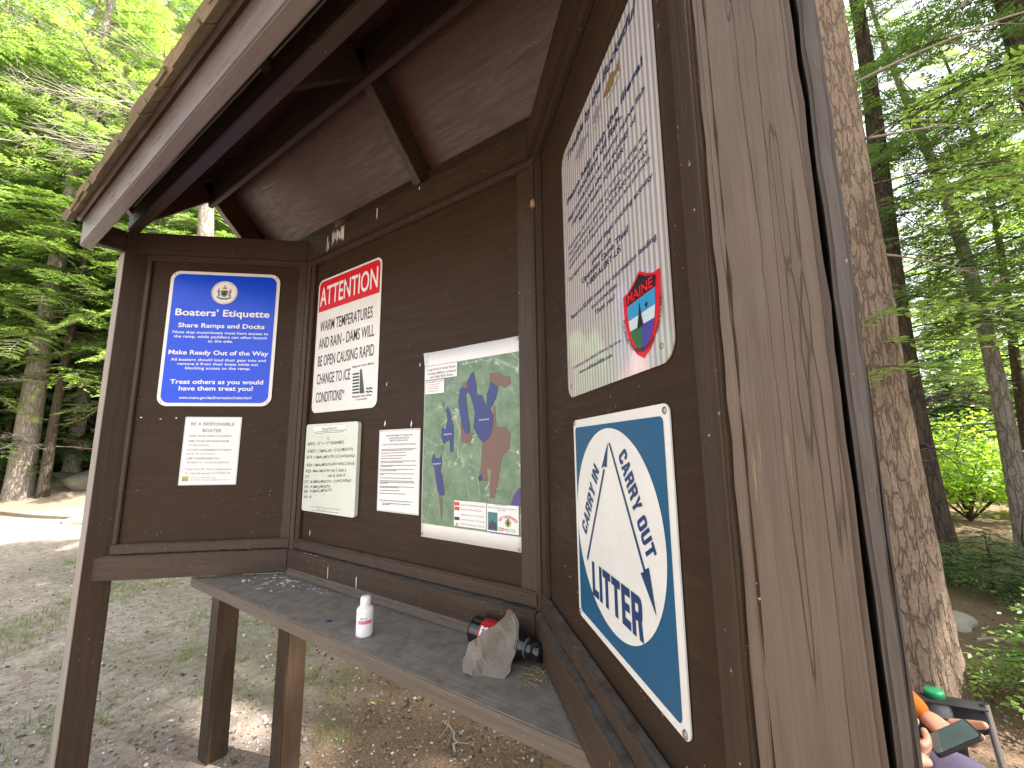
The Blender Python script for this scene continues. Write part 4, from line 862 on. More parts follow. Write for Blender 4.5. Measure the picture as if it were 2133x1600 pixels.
for a in (('Long Pond & Great Pond:', .0165, .5270, .1410, .0080, .012), ('Variable Milfoil Locations', .0169, .5137, .1436, .0080, .012), ('and High Risk Areas', .0293, .5020, .1316, .0080, .012), ('Variable Milfoil Locations', .0123, .4874, .0920, .0045, .01), ('1. Great Meadow Stream', .0179, .4795, .0756, .0036, 0), ('2. Rome Trout Brook', .0181, .4718, .0726, .0036, 0), ('3. Robbins Mill Stream', .0183, .4650, .0695, .0036, 0), ('4. Belgrade Stream', .0185, .4575, .0684, .0036, 0), ('Known Variable Milfoil Locations', .1688, .1072, .2575, .0045, 0), ('Surface Use Restricted Area', .1690, .0947, .2470, .0045, 0), ('High Risk Areas < 15 ft. Depth', .1691, .0793, .2564, .0045, 0), ('Lower Risk Areas > 15 ft. Depth', .1693, .0655, .2585, .0045, 0), ('Maine Lakes Resource Center', .1694, .0528, .2585, .0045, 0), ('Map Prepared By:', .2944, .1164, .3340, .0036, 0), ('Belgrade Regional Conservation Alliance', .2699, .1080, .3663, .0036, 0), ('March 2010', .3044, .1025, .3314, .0036, 0)): p.text(a[0], a[1], a[2], a[3], a[2], a[4], a[5])
for a in ((.0059, .4970, .1490, .5430), (.0073, .4495, .0945, .4950), (.1411, .0465, .2637, .1212), (.2653, .0440, .3744, .1199)):
    p.bar(a[0], a[3], a[2], a[3], .0012); p.bar(a[0], a[1], a[2], a[1], .0008); p.bar(a[0], a[1], a[0], a[3], .0008); p.bar(a[2], a[1], a[2], a[3], .0008)
p.done('lettering', GREYP, g)
p = Print(zm + 3 * T); p.text('Great Pond', .2380, .3544, .2730, .3556, .0050, .01); p.text('Long Pond', .0955, .3152, .1280, .3172, .0050, .01); p.text('Long Pond', .0505, .2240, .0838, .2254, .0050, .01); p.done('pond_names', WHITEP, g)
p = Print(zm + 3 * T); p.poly([(.1429, .1159), (.1631, .1159), (.1632, .1059), (.1431, .1056)]); p.poly([(.1431, .1020), (.1632, .1022), (.1633, .0922), (.1433, .0920)]); p.arc_text('GET ON BOARD!', (.3385, .046), .0385, math.pi / 2, 1.55, .0085, False, .02); p.text('STOP', .3070, .0490, .3255, .0492, .0100, .02); p.done('red_print', paint('map_red', (.52, .055, .05)), g)
p = Print(zm + 3 * T); p.poly([(.1435, .0728), (.1635, .0732), (.1636, .0642), (.1436, .0636)]); p.done('blue_swatch', NAVY, g)
p = Print(zm + 3 * T); p.disc((.1540, .0520), .0050, 16); p.text('MILFOIL', .3275, .0492, .3640, .0495, .0088); p.ring((.3385, .0720), .008, .0105, 24); p.done('pale_green_print', paint('map_pale_green', (.34, .42, .16)), g)
p = Print(zm + 4 * T); p.poly([(.3375, .0640), (.3400, .0640), (.3440, .0700), (.3465, .0760), (.3425, .0745), (.3410, .0800), (.3385, .0865), (.3365, .0800), (.3345, .0740), (.3305, .0755), (.3335, .0695)]); p.done('dark_green_print', paint('map_dark_green', (.04, .09, .03)), g)
p = Print(zm + 3 * T); p.poly([(.2699, .0972), (.3033, .0967), (.3030, .0477), (.2698, .0482)]); p.done('teal_logo', paint('map_teal', (.04, .17, .19)), g)
p = Print(zm + 4 * T); p.poly([(.2715, .053), (.277, .072), (.281, .066), (.286, .079), (.291, .066), (.296, .073), (.3015, .053)]); p.text('B.R.C.A.', .2725, .0492, .3008, .0492, .0036); p.done('teal_logo_hills', paint('map_dark_teal', (.012, .05, .055)), g)
screws(g, ((.0136, .5820), (.3777, .5828), (.0041, .0099), (.3727, .0074)), .0030, .0045)
# -- carry in, carry out
g = sign('litter_sign', 'R', .2709, -.1951, 'square blue and white litter sign with two long arrows, lower on the right panel', 'sign')
plate(g, .3567, .3648, .012, W_SIGN); p = Print(.0020 + T); p.rrect(.0120, .0115, .3430, .3500, .008); p.done('blue_field', TEAL, g)
p = Print(.0020 + 2 * T); p.disc((.1736, .1880), .160, 72, .965); p.done('white_disc', W_SIGN, g)
p = Print(.0020 + 3 * T)
p.block('LITTER', .0824, .0612, .2645, .0606, .0550); p.block('CARRY IN', .0580, .1530, .1335, .2715, .0265)
p.block('CARRY OUT', .2125, .2980, .2865, .1685, .0285)
p.poly([(.0575, .1150), (.0625, .1110), (.1580, .2750), (.1530, .2780)]); p.poly([(.1440, .2775), (.1545, .2810), (.1665, .2800), (.1740, .3130), (.1800, .3215), (.1690, .3120)])
p.poly([(.1790, .3170), (.1835, .3195), (.2805, .1530), (.2755, .1500)]); p.poly([(.2655, .1480), (.2770, .1525), (.2790, .1560), (.2890, .1610), (.3016, .1079)])
p.done('lettering', paint('litter_ink_blue', (.014, .045, .135)), g); screws(g, ((.3474, .3562), (.3470, .0060), (.0060, .0070), (.0080, .3590)), .0022, .0048)
# -- the prismatic fish sign
m, t, b = mat('prismatic_reflective_sheeting'); tc = coords(t); sep = t.nodes.new('ShaderNodeSeparateXYZ'); t.links.new(tc, sep.inputs[0])
sw = math_(t, 'SINE', math_(t, 'MULTIPLY', sep.outputs[0], 6.283 / .0128)); f = ramp(t, math_(t, 'ADD', math_(t, 'MULTIPLY', sw, .5), .5), [(.40, 0.), (.60, 1.)])
setc(t, b, mix(t, f, (.70, .67, .65), (.82, .79, .77))); b.inputs['Roughness'].default_value = .32
geo = t.nodes.new('ShaderNodeNewGeometry'); tilt = t.nodes.new('ShaderNodeTexNoise'); tilt.inputs['Scale'].default_value = 5.5; tilt.inputs['Detail'].default_value = 2; t.links.new(coords(t, 'Object', (1, .35, 1)), tilt.inputs['Vector'])
# a diffraction grating: red, green and blue leave the embossed film at slightly different angles
last = None
for kk, colr in ((-1, (.20, .22, .66)), (0, (.22, .50, .18)), (1, (.72, .24, .20))):
    v0 = t.nodes.new('ShaderNodeVectorMath'); v0.operation = 'SUBTRACT'; t.links.new(tilt.outputs[1], v0.inputs[0]); v0.inputs[1].default_value = (.5, .5, .5)
    v1 = t.nodes.new('ShaderNodeVectorMath'); v1.operation = 'SCALE'; v1.inputs['Scale'].default_value = 1.3; t.links.new(v0.outputs[0], v1.inputs[0])
    v2 = t.nodes.new('ShaderNodeVectorMath'); v2.operation = 'ADD'; t.links.new(v1.outputs[0], v2.inputs[0]); t.links.new(geo.outputs['Normal'], v2.inputs[1])
    v3 = t.nodes.new('ShaderNodeVectorMath'); v3.operation = 'ADD'; t.links.new(v2.outputs[0], v3.inputs[0]); v3.inputs[1].default_value = (RR_.x * .30 * kk, RR_.y * .30 * kk, .42 * kk)
    v4 = t.nodes.new('ShaderNodeVectorMath'); v4.operation = 'NORMALIZE'; t.links.new(v3.outputs[0], v4.inputs[0])
    gl = t.nodes.new('ShaderNodeBsdfGlossy'); gl.inputs['Color'].default_value = (*colr, 1); gl.inputs['Roughness'].default_value = .16; t.links.new(v4.outputs[0], gl.inputs['Normal'])
    if last is None: last = gl.outputs[0]
    else:
        ad = t.nodes.new('ShaderNodeAddShader'); t.links.new(last, ad.inputs[0]); t.links.new(gl.outputs[0], ad.inputs[1]); last = ad.outputs[0]
ms = t.nodes.new('ShaderNodeMixShader'); t.links.new(math_(t, 'ADD', math_(t, 'MULTIPLY', f, .36), .32), ms.inputs[0]); t.links.new(b.outputs[0], ms.inputs[1]); t.links.new(last, ms.inputs[2]); t.links.new(ms.outputs[0], t.nodes['Material Output'].inputs[0])
PRISM = m
g = sign('fish_stocking_sign', 'R', .2433, .2176, 'tall pale striped shimmering sign about illegal fish stocking, top of the right panel', 'sign')
plate(g, .4055, .5560, .030, PRISM); p = Print(.0020 + T)
for a in (("Trouble by the Bucketful", .0420, .5164, .3639, .0200, .02, .25), ("Please help stop the illegal", .0359, .4190, .3764, .0150, .02, 0), ("stocking of fish.", .1029, .3975, .3082, .0150, .02, 0), ("Illegal introductions can destroy native fish", .0372, .3775, .3780, .0105, .012, 0), ("populations and alter the ecology of", .0638, .3570, .3493, .0105, .012, 0), ("Maine's waters, FOREVER!", .1071, .3400, .3118, .0105, .012, 0), ("Importing, or possessing or transporting any", .0352, .3155, .3798, .0085, .004, 0), ("live fish without a permit is illegal. These are", .0381, .3010, .3770, .0085, .004, 0), ("punishable by a fine of up to $10,000 and may", .0369, .2870, .3766, .0085, .004, 0), ("result in loss of all Department licenses and permits.", .0337, .2732, .3826, .0085, .004, 0), ("To report any suspected illegal stocking activity", .0309, .2455, .3834, .0092, .012, 0), ("please call:", .1643, .2255, .2489, .0092, .012, 0), ("Operation Game Thief", .1091, .2100, .3095, .0115, .014, 0), ("1-800-ALERT-US", .1368, .1932, .2816, .0115, .014, 0), ("There is a $2,000 reward for information leading", .0332, .1605, .3831, .0092, .010, 0), ("to a conviction.", .1524, .1445, .2647, .0092, .010, 0), ("Thank you!", .1659, .1290, .2520, .0092, .010, 0), ("To learn more about Maine's fisheries, log on at:", .0361, .0562, .2670, .0060, .004, 0), ("www.mefishwildlife.com", .0742, .0404, .2318, .0072, .008, 0)):
    p.text(a[0], a[1], a[2], a[3], a[2], a[4], a[5], a[6])
p.done('lettering', NAVY, g)
def fish(p, u, v, L, h):
    pts = [(0, .5), (.08, .66), (.22, .82), (.38, .95), (.44, 1.12), (.58, 1.0), (.70, .72), (.80, .60), (1.0, 1.05), (.95, .5), (1.0, -.02), (.80, .40), (.66, .28), (.60, .02), (.50, .14), (.30, .10), (.12, .26)]
    p.poly([(u + x * L, v + (y - .5) * h) for x, y in pts])
p = Print(.0020 + T); fish(p, .245, .4890, .066, .026); p.done('brown_fish', paint('fish_brown', (.20, .13, .06)), g)
p = Print(.0020 + T); fish(p, .192, .4865, .043, .026); fish(p, .095, .4850, .082, .026)
for u0, u1, v in ((.255, .310, .470), (.195, .235, .468), (.103, .150, .466)): p.bar(u0, v, u1, v, .0022)
p.done('grey_fish', GREYP, g)
SHD = [(.2806, .1164), (.3041, .1190), (.3200, .1290), (.3330, .1381), (.3557, .1290), (.3852, .1381), (.3870, .1064), (.3796, .0719), (.3645, .0415), (.3430, .0201), (.3338, .0175), (.3157, .0253), (.2939, .0489), (.2825, .0825)]
SHD = [(.2806, .1200), (.2960, .1205), (.3130, .1270), (.3330, .1385), (.3540, .1270), (.3700, .1205), (.3870, .1200), (.3850, .0820), (.3740, .0489), (.3530, .0253), (.3338, .0165), (.3150, .0253), (.2939, .0489), (.2825, .0820)]
cx = .3338; INN = [(cx + (x - cx) * .74, .072 + (y - .072) * .68) for x, y in SHD]
p = Print(.0020 + T); p.poly(SHD); p.done('shield_border', RED, g)
p = Print(.0020 + 2 * T); p.poly([(cx - .040, .1010), (cx + .040, .1010), (cx + .043, .1150), (cx + .018, .1235), (cx, .1335), (cx - .018, .1235), (cx - .043, .1150)]); p.done('shield_top', BLACK, g)
p = Print(.0020 + 2 * T); p.poly([(cx - .0395, .100), (cx + .0395, .100), (cx + .0375, .078), (cx - .0375, .078)]); p.done('shield_sky', paint('shield_blue', (.03, .27, .50)), g)
p = Print(.0020 + 2 * T); p.poly([(cx - .0375, .078), (cx + .0375, .078), (cx + .0340, .062), (cx - .0340, .062)]); p.done('shield_water', paint('shield_pale', (.52, .62, .66)), g)
p = Print(.0020 + 2 * T); p.poly([(cx - .034, .062), (cx, .062), (cx - .002, .027), (cx - .018, .036), (cx - .030, .050)]); p.done('shield_land', paint('shield_green', (.03, .13, .05)), g)
p = Print(.0020 + 2 * T); p.poly([(cx, .062), (cx + .034, .062), (cx + .030, .050), (cx + .018, .036), (cx + .002, .0265), (cx - .002, .027)]); p.done('shield_lake', paint('shield_violet', (.06, .05, .28)), g)
p = Print(.0020 + 3 * T)
p.poly([(cx - .012, .060), (cx + .006, .060), (cx + .001, .078), (cx - .002, .095), (cx - .006, .078)]); p.poly([(cx + .012, .086), (cx + .016, .089), (cx + .020, .086), (cx + .016, .080)])
p.arc_text('INLAND FISHERIES AND WILDLIFE', (cx, .080), .0545, -math.pi / 2, 3.3, .0058, True, .01); p.done('shield_marks', BLACK, g)
p = Print(.0020 + 3 * T); p.text('MAINE', cx - .036, .1025, cx + .036, .1025, .0145, .02); p.done('shield_name', RED, g)
screws(g, ((.3782, .0219), (.0238, .0231), (.0150, .5340)), .0022, .004)

# -- old staples, tacks and torn paper corners left on the panels
TACK = plain('white_tack', (.70, .67, .62), .5)
for i, (u, v) in enumerate(((-.628, .251), (-.555, .245), (-.496, .249))):
    o = bm_obj('tack', rock_bm(80 + i, (.0045, .003, .0028), 1, .3), TACK, None, frame(pl('L', u, v, .0015), *AX['L'])); tag(o, ('leftmost', 'middle', 'rightmost')[i] + ' of three white tacks in a row under the blue sign', 'tack', 'white tacks under the blue sign')
def scrap(name, plane, u, v, s, seed, label, cat, m):
    bm = bmesh.new(); R_ = random.Random(seed); vs = [bm.verts.new((x * s * R_.uniform(.7, 1.2), y * s * R_.uniform(.8, 1.3), .0008 + .002 * R_.random())) for x, y in ((-.35, -.2), (0, -1), (.4, .1), (.1, 1))]
    bm.faces.new(vs); o = bm_obj(name, bm, m, None, frame(pl(plane, u, v, .001), *AX[plane])); md = o.modifiers.new('thickness', 'SOLIDIFY'); md.thickness = .0004; tag(o, label, cat)
scrap('paper_scrap', 'B', .553, .203, .010, 1, 'torn white paper corner above the left end of the typed rules sheet', 'paper scrap', W_PAPER)
scrap('paper_scrap', 'B', .690, .198, .011, 2, 'torn white paper corner above the right end of the typed rules sheet', 'paper scrap', W_PAPER)
scrap('paper_scrap', 'B', .555, .345, .007, 3, 'small white scrap beside the lower edge of the attention sign', 'paper scrap', TACK)
scrap('paper_scrap', 'B', .725, .395, .008, 4, 'white scrap of paper left of the map, near its top', 'paper scrap', TACK)

# ------------------------------------------------------------------ things on the shelf
ZS = -.385 + Z0
def lathe(prof, n=32):
    bm = bmesh.new(); rings = []
    for r, z in prof:
        rings.append([bm.verts.new((r * math.cos(2 * math.pi * i / n), r * math.sin(2 * math.pi * i / n), z)) for i in range(n)])
    for a, b in zip(rings, rings[1:]):
        for i in range(n): bm.faces.new([a[i], a[(i + 1) % n], b[(i + 1) % n], b[i]])
    if prof[0][0] > 1e-5: bm.faces.new(rings[0][::-1])
    if prof[-1][0] > 1e-5: bm.faces.new(rings[-1])
    return bm
g = empty('lotion_bottle', Matrix.Translation((.735, -.190, ZS)) @ Matrix.Rotation(-.62, 4, 'Z'), 'small white plastic bottle with a pink band standing on the shelf', 'bottle'); WM[g.name] = g.matrix_basis.copy()
WP = plain('white_plastic', (.80, .80, .82), .3)
bm_obj('body', lathe([(.0205, 0), (.0222, .0015), (.0225, .005), (.0225, .064), (.0215, .069), (.0175, .0735), (.0130, .0755), (.0125, .078)]), WP, g, wmat(g), True)
bm_obj('cap', lathe([(.0132, .0765), (.0140, .0775), (.0137, .094), (.0120, .0990), (.0060, .1000), (.0001, .1000)]), WP, g, wmat(g), True)
def wrap(parent, name, m, a0, a1, z0, z1, r, n=16):
    bm = bmesh.new(); vs = [[bm.verts.new((r * math.cos(a0 + (a1 - a0) * i / n), r * math.sin(a0 + (a1 - a0) * i / n), z)) for i in range(n + 1)] for z in (z0, z1)]
    for i in range(n): bm.faces.new([vs[0][i], vs[0][i + 1], vs[1][i + 1], vs[1][i]])
    return bm_obj(name, bm, m, parent, wmat(parent), True)
wrap(g, 'pink_band', paint('pink_print', (.62, .17, .30)), math.radians(-50), math.radians(45), .034, .043, .0229)
def wrap_text(parent, name, body, m, a_mid, z, cap, width, r, bold=.01):
    V, F, wd = text_pts(body, bold); bm = bmesh.new(); vs = []
    for x, y in V: a = a_mid + (x / wd - .5) * width / r; vs.append(bm.verts.new((r * math.cos(a), r * math.sin(a), z + y * cap / CAPH)))
    for f in F:
        try: bm.faces.new([vs[i] for i in f])
        except ValueError: pass
    return bm_obj(name, bm, m, parent, wmat(parent))
wrap_text(g, 'lettering', 'epo', paint('olive_print', (.26, .30, .16)), math.radians(-12), .0460, .0070, .020, .0230)
# black bottle with a red label lying behind the rock
JR = .034
jm = Matrix.Translation((1.026, -.064, ZS + JR + .001)) @ Matrix.Rotation(math.radians(-4), 4, 'Z') @ Matrix.Rotation(math.pi / 2, 4, 'Y') @ Matrix.Rotation(1.9, 4, 'Z')
g = empty('black_bottle', jm, 'black plastic bottle with a red label lying on its side behind the rock', 'bottle'); WM[g.name] = jm
GB = plain('glossy_black_plastic', (.008, .008, .010), .14, .1, 20, .6)
bm_obj('body', lathe([(.030, .002), (.034, 0), (.033, .004), (JR, .012), (JR, .128), (.0335, .138), (.031, .148), (.026, .156), (.0195, .163), (.0185, .170)]), GB, g, jm, True)
bm_obj('cap', lathe([(.0200, .1700), (.0215, .1715), (.0215, .1790), (.0185, .1810), (.0185, .1860), (.0205, .1880), (.0205, .2020), (.0185, .2080), (.0100, .2095), (.0001, .2095)]), GB, g, jm, True)
wrap(g, 'collar', plain('grey_translucent_ring', (.10, .11, .13), .2), 0, 2 * math.pi, .1650, .1705, .0215, 32)
wrap(g, 'red_label', paint('label_red', (.42, .010, .014)), 0, 2 * math.pi, .034, .108, JR + .0006, 40); wrap(g, 'white_patch', W_PAPER, 1.95, 2.75, .040, .062, JR + .0011, 10)
wrap_text(g, 'lettering', '1887', NAVY, 2.35, .046, .011, .028, JR + .0016)
# the rock leaning on it
OUT = [(.0, .004), (-.005, .031), (.004, .061), (.032, .087), (.061, .105), (.076, .122), (.084, .136), (.092, .140), (.099, .136), (.105, .127), (.112, .110), (.114, .095), (.110, .055), (.104, .021), (.094, .0), (.063, .002), (.030, -.001)]
a = Vector((1.093, -.193, ZS)); e = Vector((.088, .031, 0)).normalized(); bk = Vector((-e.y, e.x, 0)); ti = math.radians(30); up = bk * math.sin(ti) + Vector((0, 0, math.cos(ti))); nn = e.cross(up)
rm = Matrix.Identity(4)
for i in range(3): rm[i][0] = e[i]; rm[i][1] = up[i]; rm[i][2] = nn[i]; rm[i][3] = a[i]
bm = bmesh.new(); NRK = np.random.default_rng(12); n = 150
cen = Vector((.062, .060, 0))
fr = [bm.verts.new((x, y, 0)) for x, y in OUT]; bkv = [bm.verts.new((cen.x + (x - cen.x) * .9, .002 + (cen.y - .002) + (y - cen.y) * .92, -.020)) for x, y in OUT]
bm.faces.new(fr); bm.faces.new(bkv[::-1])
for i in range(len(OUT)): j = (i + 1) % len(OUT); bm.faces.new([fr[j], fr[i], bkv[i], bkv[j]])
bmesh.ops.triangulate(bm, faces=bm.faces); bmesh.ops.subdivide_edges(bm, edges=bm.edges, cuts=3, use_grid_fill=True); bmesh.ops.triangulate(bm, faces=bm.faces)
bm.verts.ensure_lookup_table()
for v in bm.verts:
    x, y = v.co.x, v.co.y; ridge = (x - .045) * .75 - (y - .05) * .35        # a split running up the face
    if v.co.z > -.010: v.co.z += -.012 * max(0, min(1, ridge * 110)) - .006 * max(0, min(1, ((y - .075) + .5 * x) * 120)) + .005 * max(0, min(1, (.028 - y + .3 * x) * 90)) + .010 * math.exp(-((x - .05) / .03) ** 2 - ((y - .06) / .04) ** 2)
    v.co += Vector((math.sin(y * 190 + x * 40) * .0014 + NRK.normal(0, .0002), math.sin(x * 170) * .0012 + NRK.normal(0, .0002), math.sin(x * 90 + y * 130) * .0016 + NRK.normal(0, .0002)))
m, t, b = mat('slate_rock'); n1 = noise(t, coords(t), 22, 8, .7, .5); n2 = noise(t, coords(t, 'Object', (1, 1, 4)), 7, 4)
setc(t, b, mix(t, ramp(t, n2, [(.45, 0.), (.62, .8)]), mix(t, n1, (.125, .105, .082), (.29, .255, .215)), (.24, .18, .12))); b.inputs['Roughness'].default_value = .75; bump(t, b, n1, 1, .008)
rko = bm_obj('rock', bm, m, None, rm, True); rko.data.set_sharp_from_angle(angle=math.radians(24)); tag(rko, 'grey pointed slab of rock leaning against the black bottle', 'rock')
acc = Acc(); R_ = np.random.default_rng(8)
for i in range(90):
    p = np.array([R_.normal(0, .014), R_.normal(0, .022), abs(R_.normal(0, .003)) + .001]); d = R_.normal(0, 1, 3) * [1, 1, .2]; d /= np.linalg.norm(d); l = R_.uniform(.004, .013)
    V, F = tube(np.stack([p - d * l, p + R_.normal(0, .001, 3), p + d * l]), [.0004, .0009, .0003], 4); acc.add(V, F, 0)
tag(link('dry_debris', np_mesh('dry_debris', np.concatenate(acc.V), np.concatenate(acc.F), [plain('straw_debris', (.30, .24, .13), .9, .4, 60)]), None, Matrix.Translation((1.232, -.108, ZS))), 'little heap of dry needles and dirt in the right end of the shelf', 'debris', kind='stuff')
PURP = plain('purple_foil', (.035, .012, .22), .3)
for i, (x, y, lb) in enumerate(((.575, -.195, 'crumpled purple scrap on the shelf near the small white bottle'), (-.085, -.105, 'crumpled purple scrap at the far left end of the shelf'))):
    bm = bmesh.new(); R_ = random.Random(i + 3); vs = [bm.verts.new((.015 * math.cos(q * 1.05) * R_.uniform(.6, 1.2), .007 * math.sin(q * 1.05) * R_.uniform(.5, 1.3), R_.uniform(.001, .006))) for q in range(6)]; ctr = bm.verts.new((0, 0, .006))
    for q in range(6): bm.faces.new([vs[q], vs[(q + 1) % 6], ctr])
    o = bm_obj('foil_scrap', bm, PURP, None, Matrix.Translation((x, y, ZS)) @ Matrix.Rotation(.5, 4, 'Z')); o.modifiers.new('thickness', 'SOLIDIFY').thickness = .0005; tag(o, lb, 'scrap')
bm = bmesh.new(); vs = [bm.verts.new(q) for q in ((-.02, -.004, .001), (0, -.009, .003), (.022, 0, .002), (.004, .008, .004), (-.012, .006, .001))]; bm.faces.new(vs)
o = bm_obj('dry_leaf', bm, plain('yellow_leaf', (.50, .36, .10), .7), None, Matrix.Translation((-.25, .62, .012 + float(ground_h(np.array(-.25), np.array(.62)))))); o.modifiers.new('thickness', 'SOLIDIFY').thickness = .0004; tag(o, 'pale yellow leaf lying on the gravel under the shelf', 'leaf')

# ------------------------------------------------------------------ camp chair, person, phone and drink bottle behind the right post
HP = Vector((1.68, .55, 0)); th = math.radians(5); CF = Vector((math.cos(th), math.sin(th), 0)); CL = Vector((-math.sin(th), math.cos(th), 0))
def ch(f, l, z): return HP + CF * f + CL * l + Vector((0, 0, z))
BLK = plain('black_camp_fabric', (.022, .022, .024), .75, .3, 25, .3); ALU = plain('silver_tube', (.50, .53, .53), .3, .1, 30, .5, .85)
C = empty('camp_chair', HP, 'black folding camp chair with silver legs beside the big pine', 'chair')
def cloth(name, fn, m, parent, nu=12, nv=8, thk=.003):
    bm = bmesh.new(); vs = [[bm.verts.new(fn(i / nu, j / nv)) for j in range(nv + 1)] for i in range(nu + 1)]
    for i in range(nu):
        for j in range(nv): bm.faces.new([vs[i][j], vs[i + 1][j], vs[i + 1][j + 1], vs[i][j + 1]])
    me = bpy.data.meshes.new(name); bm.to_mesh(me); bm.free(); me.materials.append(m); o = link(name, me, parent, None, True); md = o.modifiers.new('thickness', 'SOLIDIFY'); md.thickness = thk; return o
cloth('seat', lambda u, v: ch(-.18 + .66 * u, -.24 + .48 * v, .40 + .05 * u - .05 * math.sin(math.pi * v) * math.sin(math.pi * min(1, u + .2))), BLK, C)
cloth('backrest', lambda u, v: ch(-.17 - .20 * u, -.27 + .54 * v, .42 + .50 * u) - CF * (.06 * math.sin(math.pi * v)), BLK, C)
for s in (-1, 1):
    cloth('armrest', lambda u, v: ch(-.30 + .77 * u, s * (.245 + .05 * v), .655 - .028 * u - .028 * math.sin(math.pi * u)), BLK, C, 12, 4)
    cloth('side_panel', lambda u, v: ch(-.10 + .57 * u, s * .275, .645 - .020 * u - .02 * math.sin(math.pi * u) - v * (.025 + .10 * math.sin(math.pi * min(1, .12 + u * .72)) )) + CL * (.012 * math.sin(u * 9 + v * 4)), BLK, C)
    for P in ((ch(.472, s * .270, .635), ch(.505, s * .275, .30), ch(.53, s * .28, .01)), (ch(-.30, s * .27, .92), ch(-.30, s * .27, .45), ch(-.28, s * .28, .01)), (ch(.47, s * .27, .03), ch(.1, s * .275, .22), ch(-.26, s * .27, .44)), (ch(.47, s * .26, .44), ch(.1, s * .268, .22), ch(-.26, s * .26, .03))):
        V, F = tube(np.array([list(p) for p in P]), [.0085] * 3, 10); me = np_mesh('leg', V, F, [ALU]); link('leg', me, C, None, True)
bmc = lathe([(.036, 0), (.040, .002), (.041, .10), (.042, .102)], 24); bm_obj('cup_holder', bmc, BLK, C, Matrix.Translation(ch(.385, .286, .475)), True)
# drink bottle
bmx = Matrix.Translation(ch(.385, .286, .485)) @ Matrix.Rotation(-.10, 4, 'Y'); g = empty('drink_bottle', bmx, 'clear bottle with a green cap in the cup holder of the camp chair', 'bottle'); WM[g.name] = bmx
m, t, b = mat('clear_plastic'); setc(t, b, (.80, .88, .90)); b.inputs['Roughness'].default_value = .12; b.inputs['Transmission Weight'].default_value = .75; b.inputs['IOR'].default_value = 1.35
bm_obj('body', lathe([(.028, 0), (.031, .004), (.031, .045), (.029, .055), (.031, .065), (.031, .100), (.028, .116), (.020, .128), (.0165, .132), (.0165, .138)]), m, g, bmx, True)
bm_obj('cap', lathe([(.0170, .130), (.0230, .131), (.0235, .148), (.0215, .152), (.0001, .153)]), plain('green_plastic', (.02, .30, .12), .3), g, bmx, True)
# person
def skin(chains, sub=2):
    """chains: lists of (point, radius); points shared by position join up"""
    idx = {}; V = []; Rd = []; E = []
    for chn in chains:
        prev = None
        for p, r in chn:
            k = tuple(round(x, 4) for x in p)
            if k not in idx: idx[k] = len(V); V.append(tuple(p)); Rd.append(r)
            if prev is not None and prev != idx[k]: E.append((prev, idx[k]))
            prev = idx[k]
    me = bpy.data.meshes.new('skin'); me.from_pydata(V, E, []); o = bpy.data.objects.new('skin', me); COL.objects.link(o)
    md = o.modifiers.new('s', 'SKIN'); md.use_smooth_shade = True
    lay = me.skin_vertices[0].data
    for i, r in enumerate(Rd): lay[i].radius = (r, r) if not isinstance(r, tuple) else r; lay[i].use_root = (i == 0)
    sb = o.modifiers.new('u', 'SUBSURF'); sb.levels = sub; sb.render_levels = sub
    dg = bpy.context.evaluated_depsgraph_get(); dg.update(); e = o.evaluated_get(dg); m2 = bpy.data.meshes.new_from_object(e)
    VV = np.array([v.co[:] for v in m2.vertices]); FF = [tuple(p.vertices) for p in m2.polygons]
    bpy.data.objects.remove(o); bpy.data.meshes.remove(me); bpy.data.meshes.remove(m2); return VV, FF
pel = ch(0, 0, .50); sp1 = ch(-.04, 0, .68); chs = ch(-.05, .0, .90); nk = ch(-.02, 0, 1.04); hd0 = ch(.02, 0, 1.12); hd = ch(.045, .0, 1.20); ht = ch(.04, 0, 1.275)
shL = ch(-.05, .17, .965); shR = ch(-.05, -.17, .965)
elL = Vector((1.790, .840, .735)); wrL = Vector((1.985, .712, .622)); elR = Vector((1.735, .33, .655)); wrR = Vector((1.878, .520, .596))
hpL = ch(.04, .10, .48); hpR = ch(.04, -.10, .48); knL = Vector((2.085, .765, .475)); knR = ch(.44, -.14, .50); anL = ch(.46, .12, .10); anR = ch(.48, -.15, .09); toL = ch(.62, .14, .04); toR = ch(.64, -.17, .04)
mid = lambda a, b, k: a + (b - a) * k
SK = plain('skin', (.56, .31, .22), .5, .06, 40, .4); ORG = plain('orange_sleeve_cloth', (.55, .15, .02), .8, .12, 30, .2); PUR = plain('lavender_grey_trousers', (.11, .09, .15), .85, .25, 26, .2); DSH = plain('dark_shoes', (.03, .03, .035), .7)
body, bF = skin([[(pel, .13), (sp1, .13), (chs, .14), (nk, .055), (hd0, .068), (hd, .088), (ht, .06)], [(chs, .14), (mid(chs, shL, .7), .08), (shL, .065), (mid(shL, elL, .5), .052), (elL, .046), (mid(elL, wrL, .4), .043), (mid(elL, wrL, .8), .034), (wrL, .026)], [(chs, .14), (mid(chs, shR, .7), .08), (shR, .065), (mid(shR, elR, .5), .050), (elR, .042), (mid(elR, wrR, .35), .040), (wrR, .026)],
    [(pel, .13), (hpL, .10), (mid(hpL, knL, .5), .082), (knL, .062), (mid(knL, anL, .35), .058), (anL, .038), (toL, .030)], [(pel, .13), (hpR, .10), (mid(hpR, knR, .5), .082), (knR, .060), (mid(knR, anR, .35), .058), (anR, .038), (toR, .030)]])
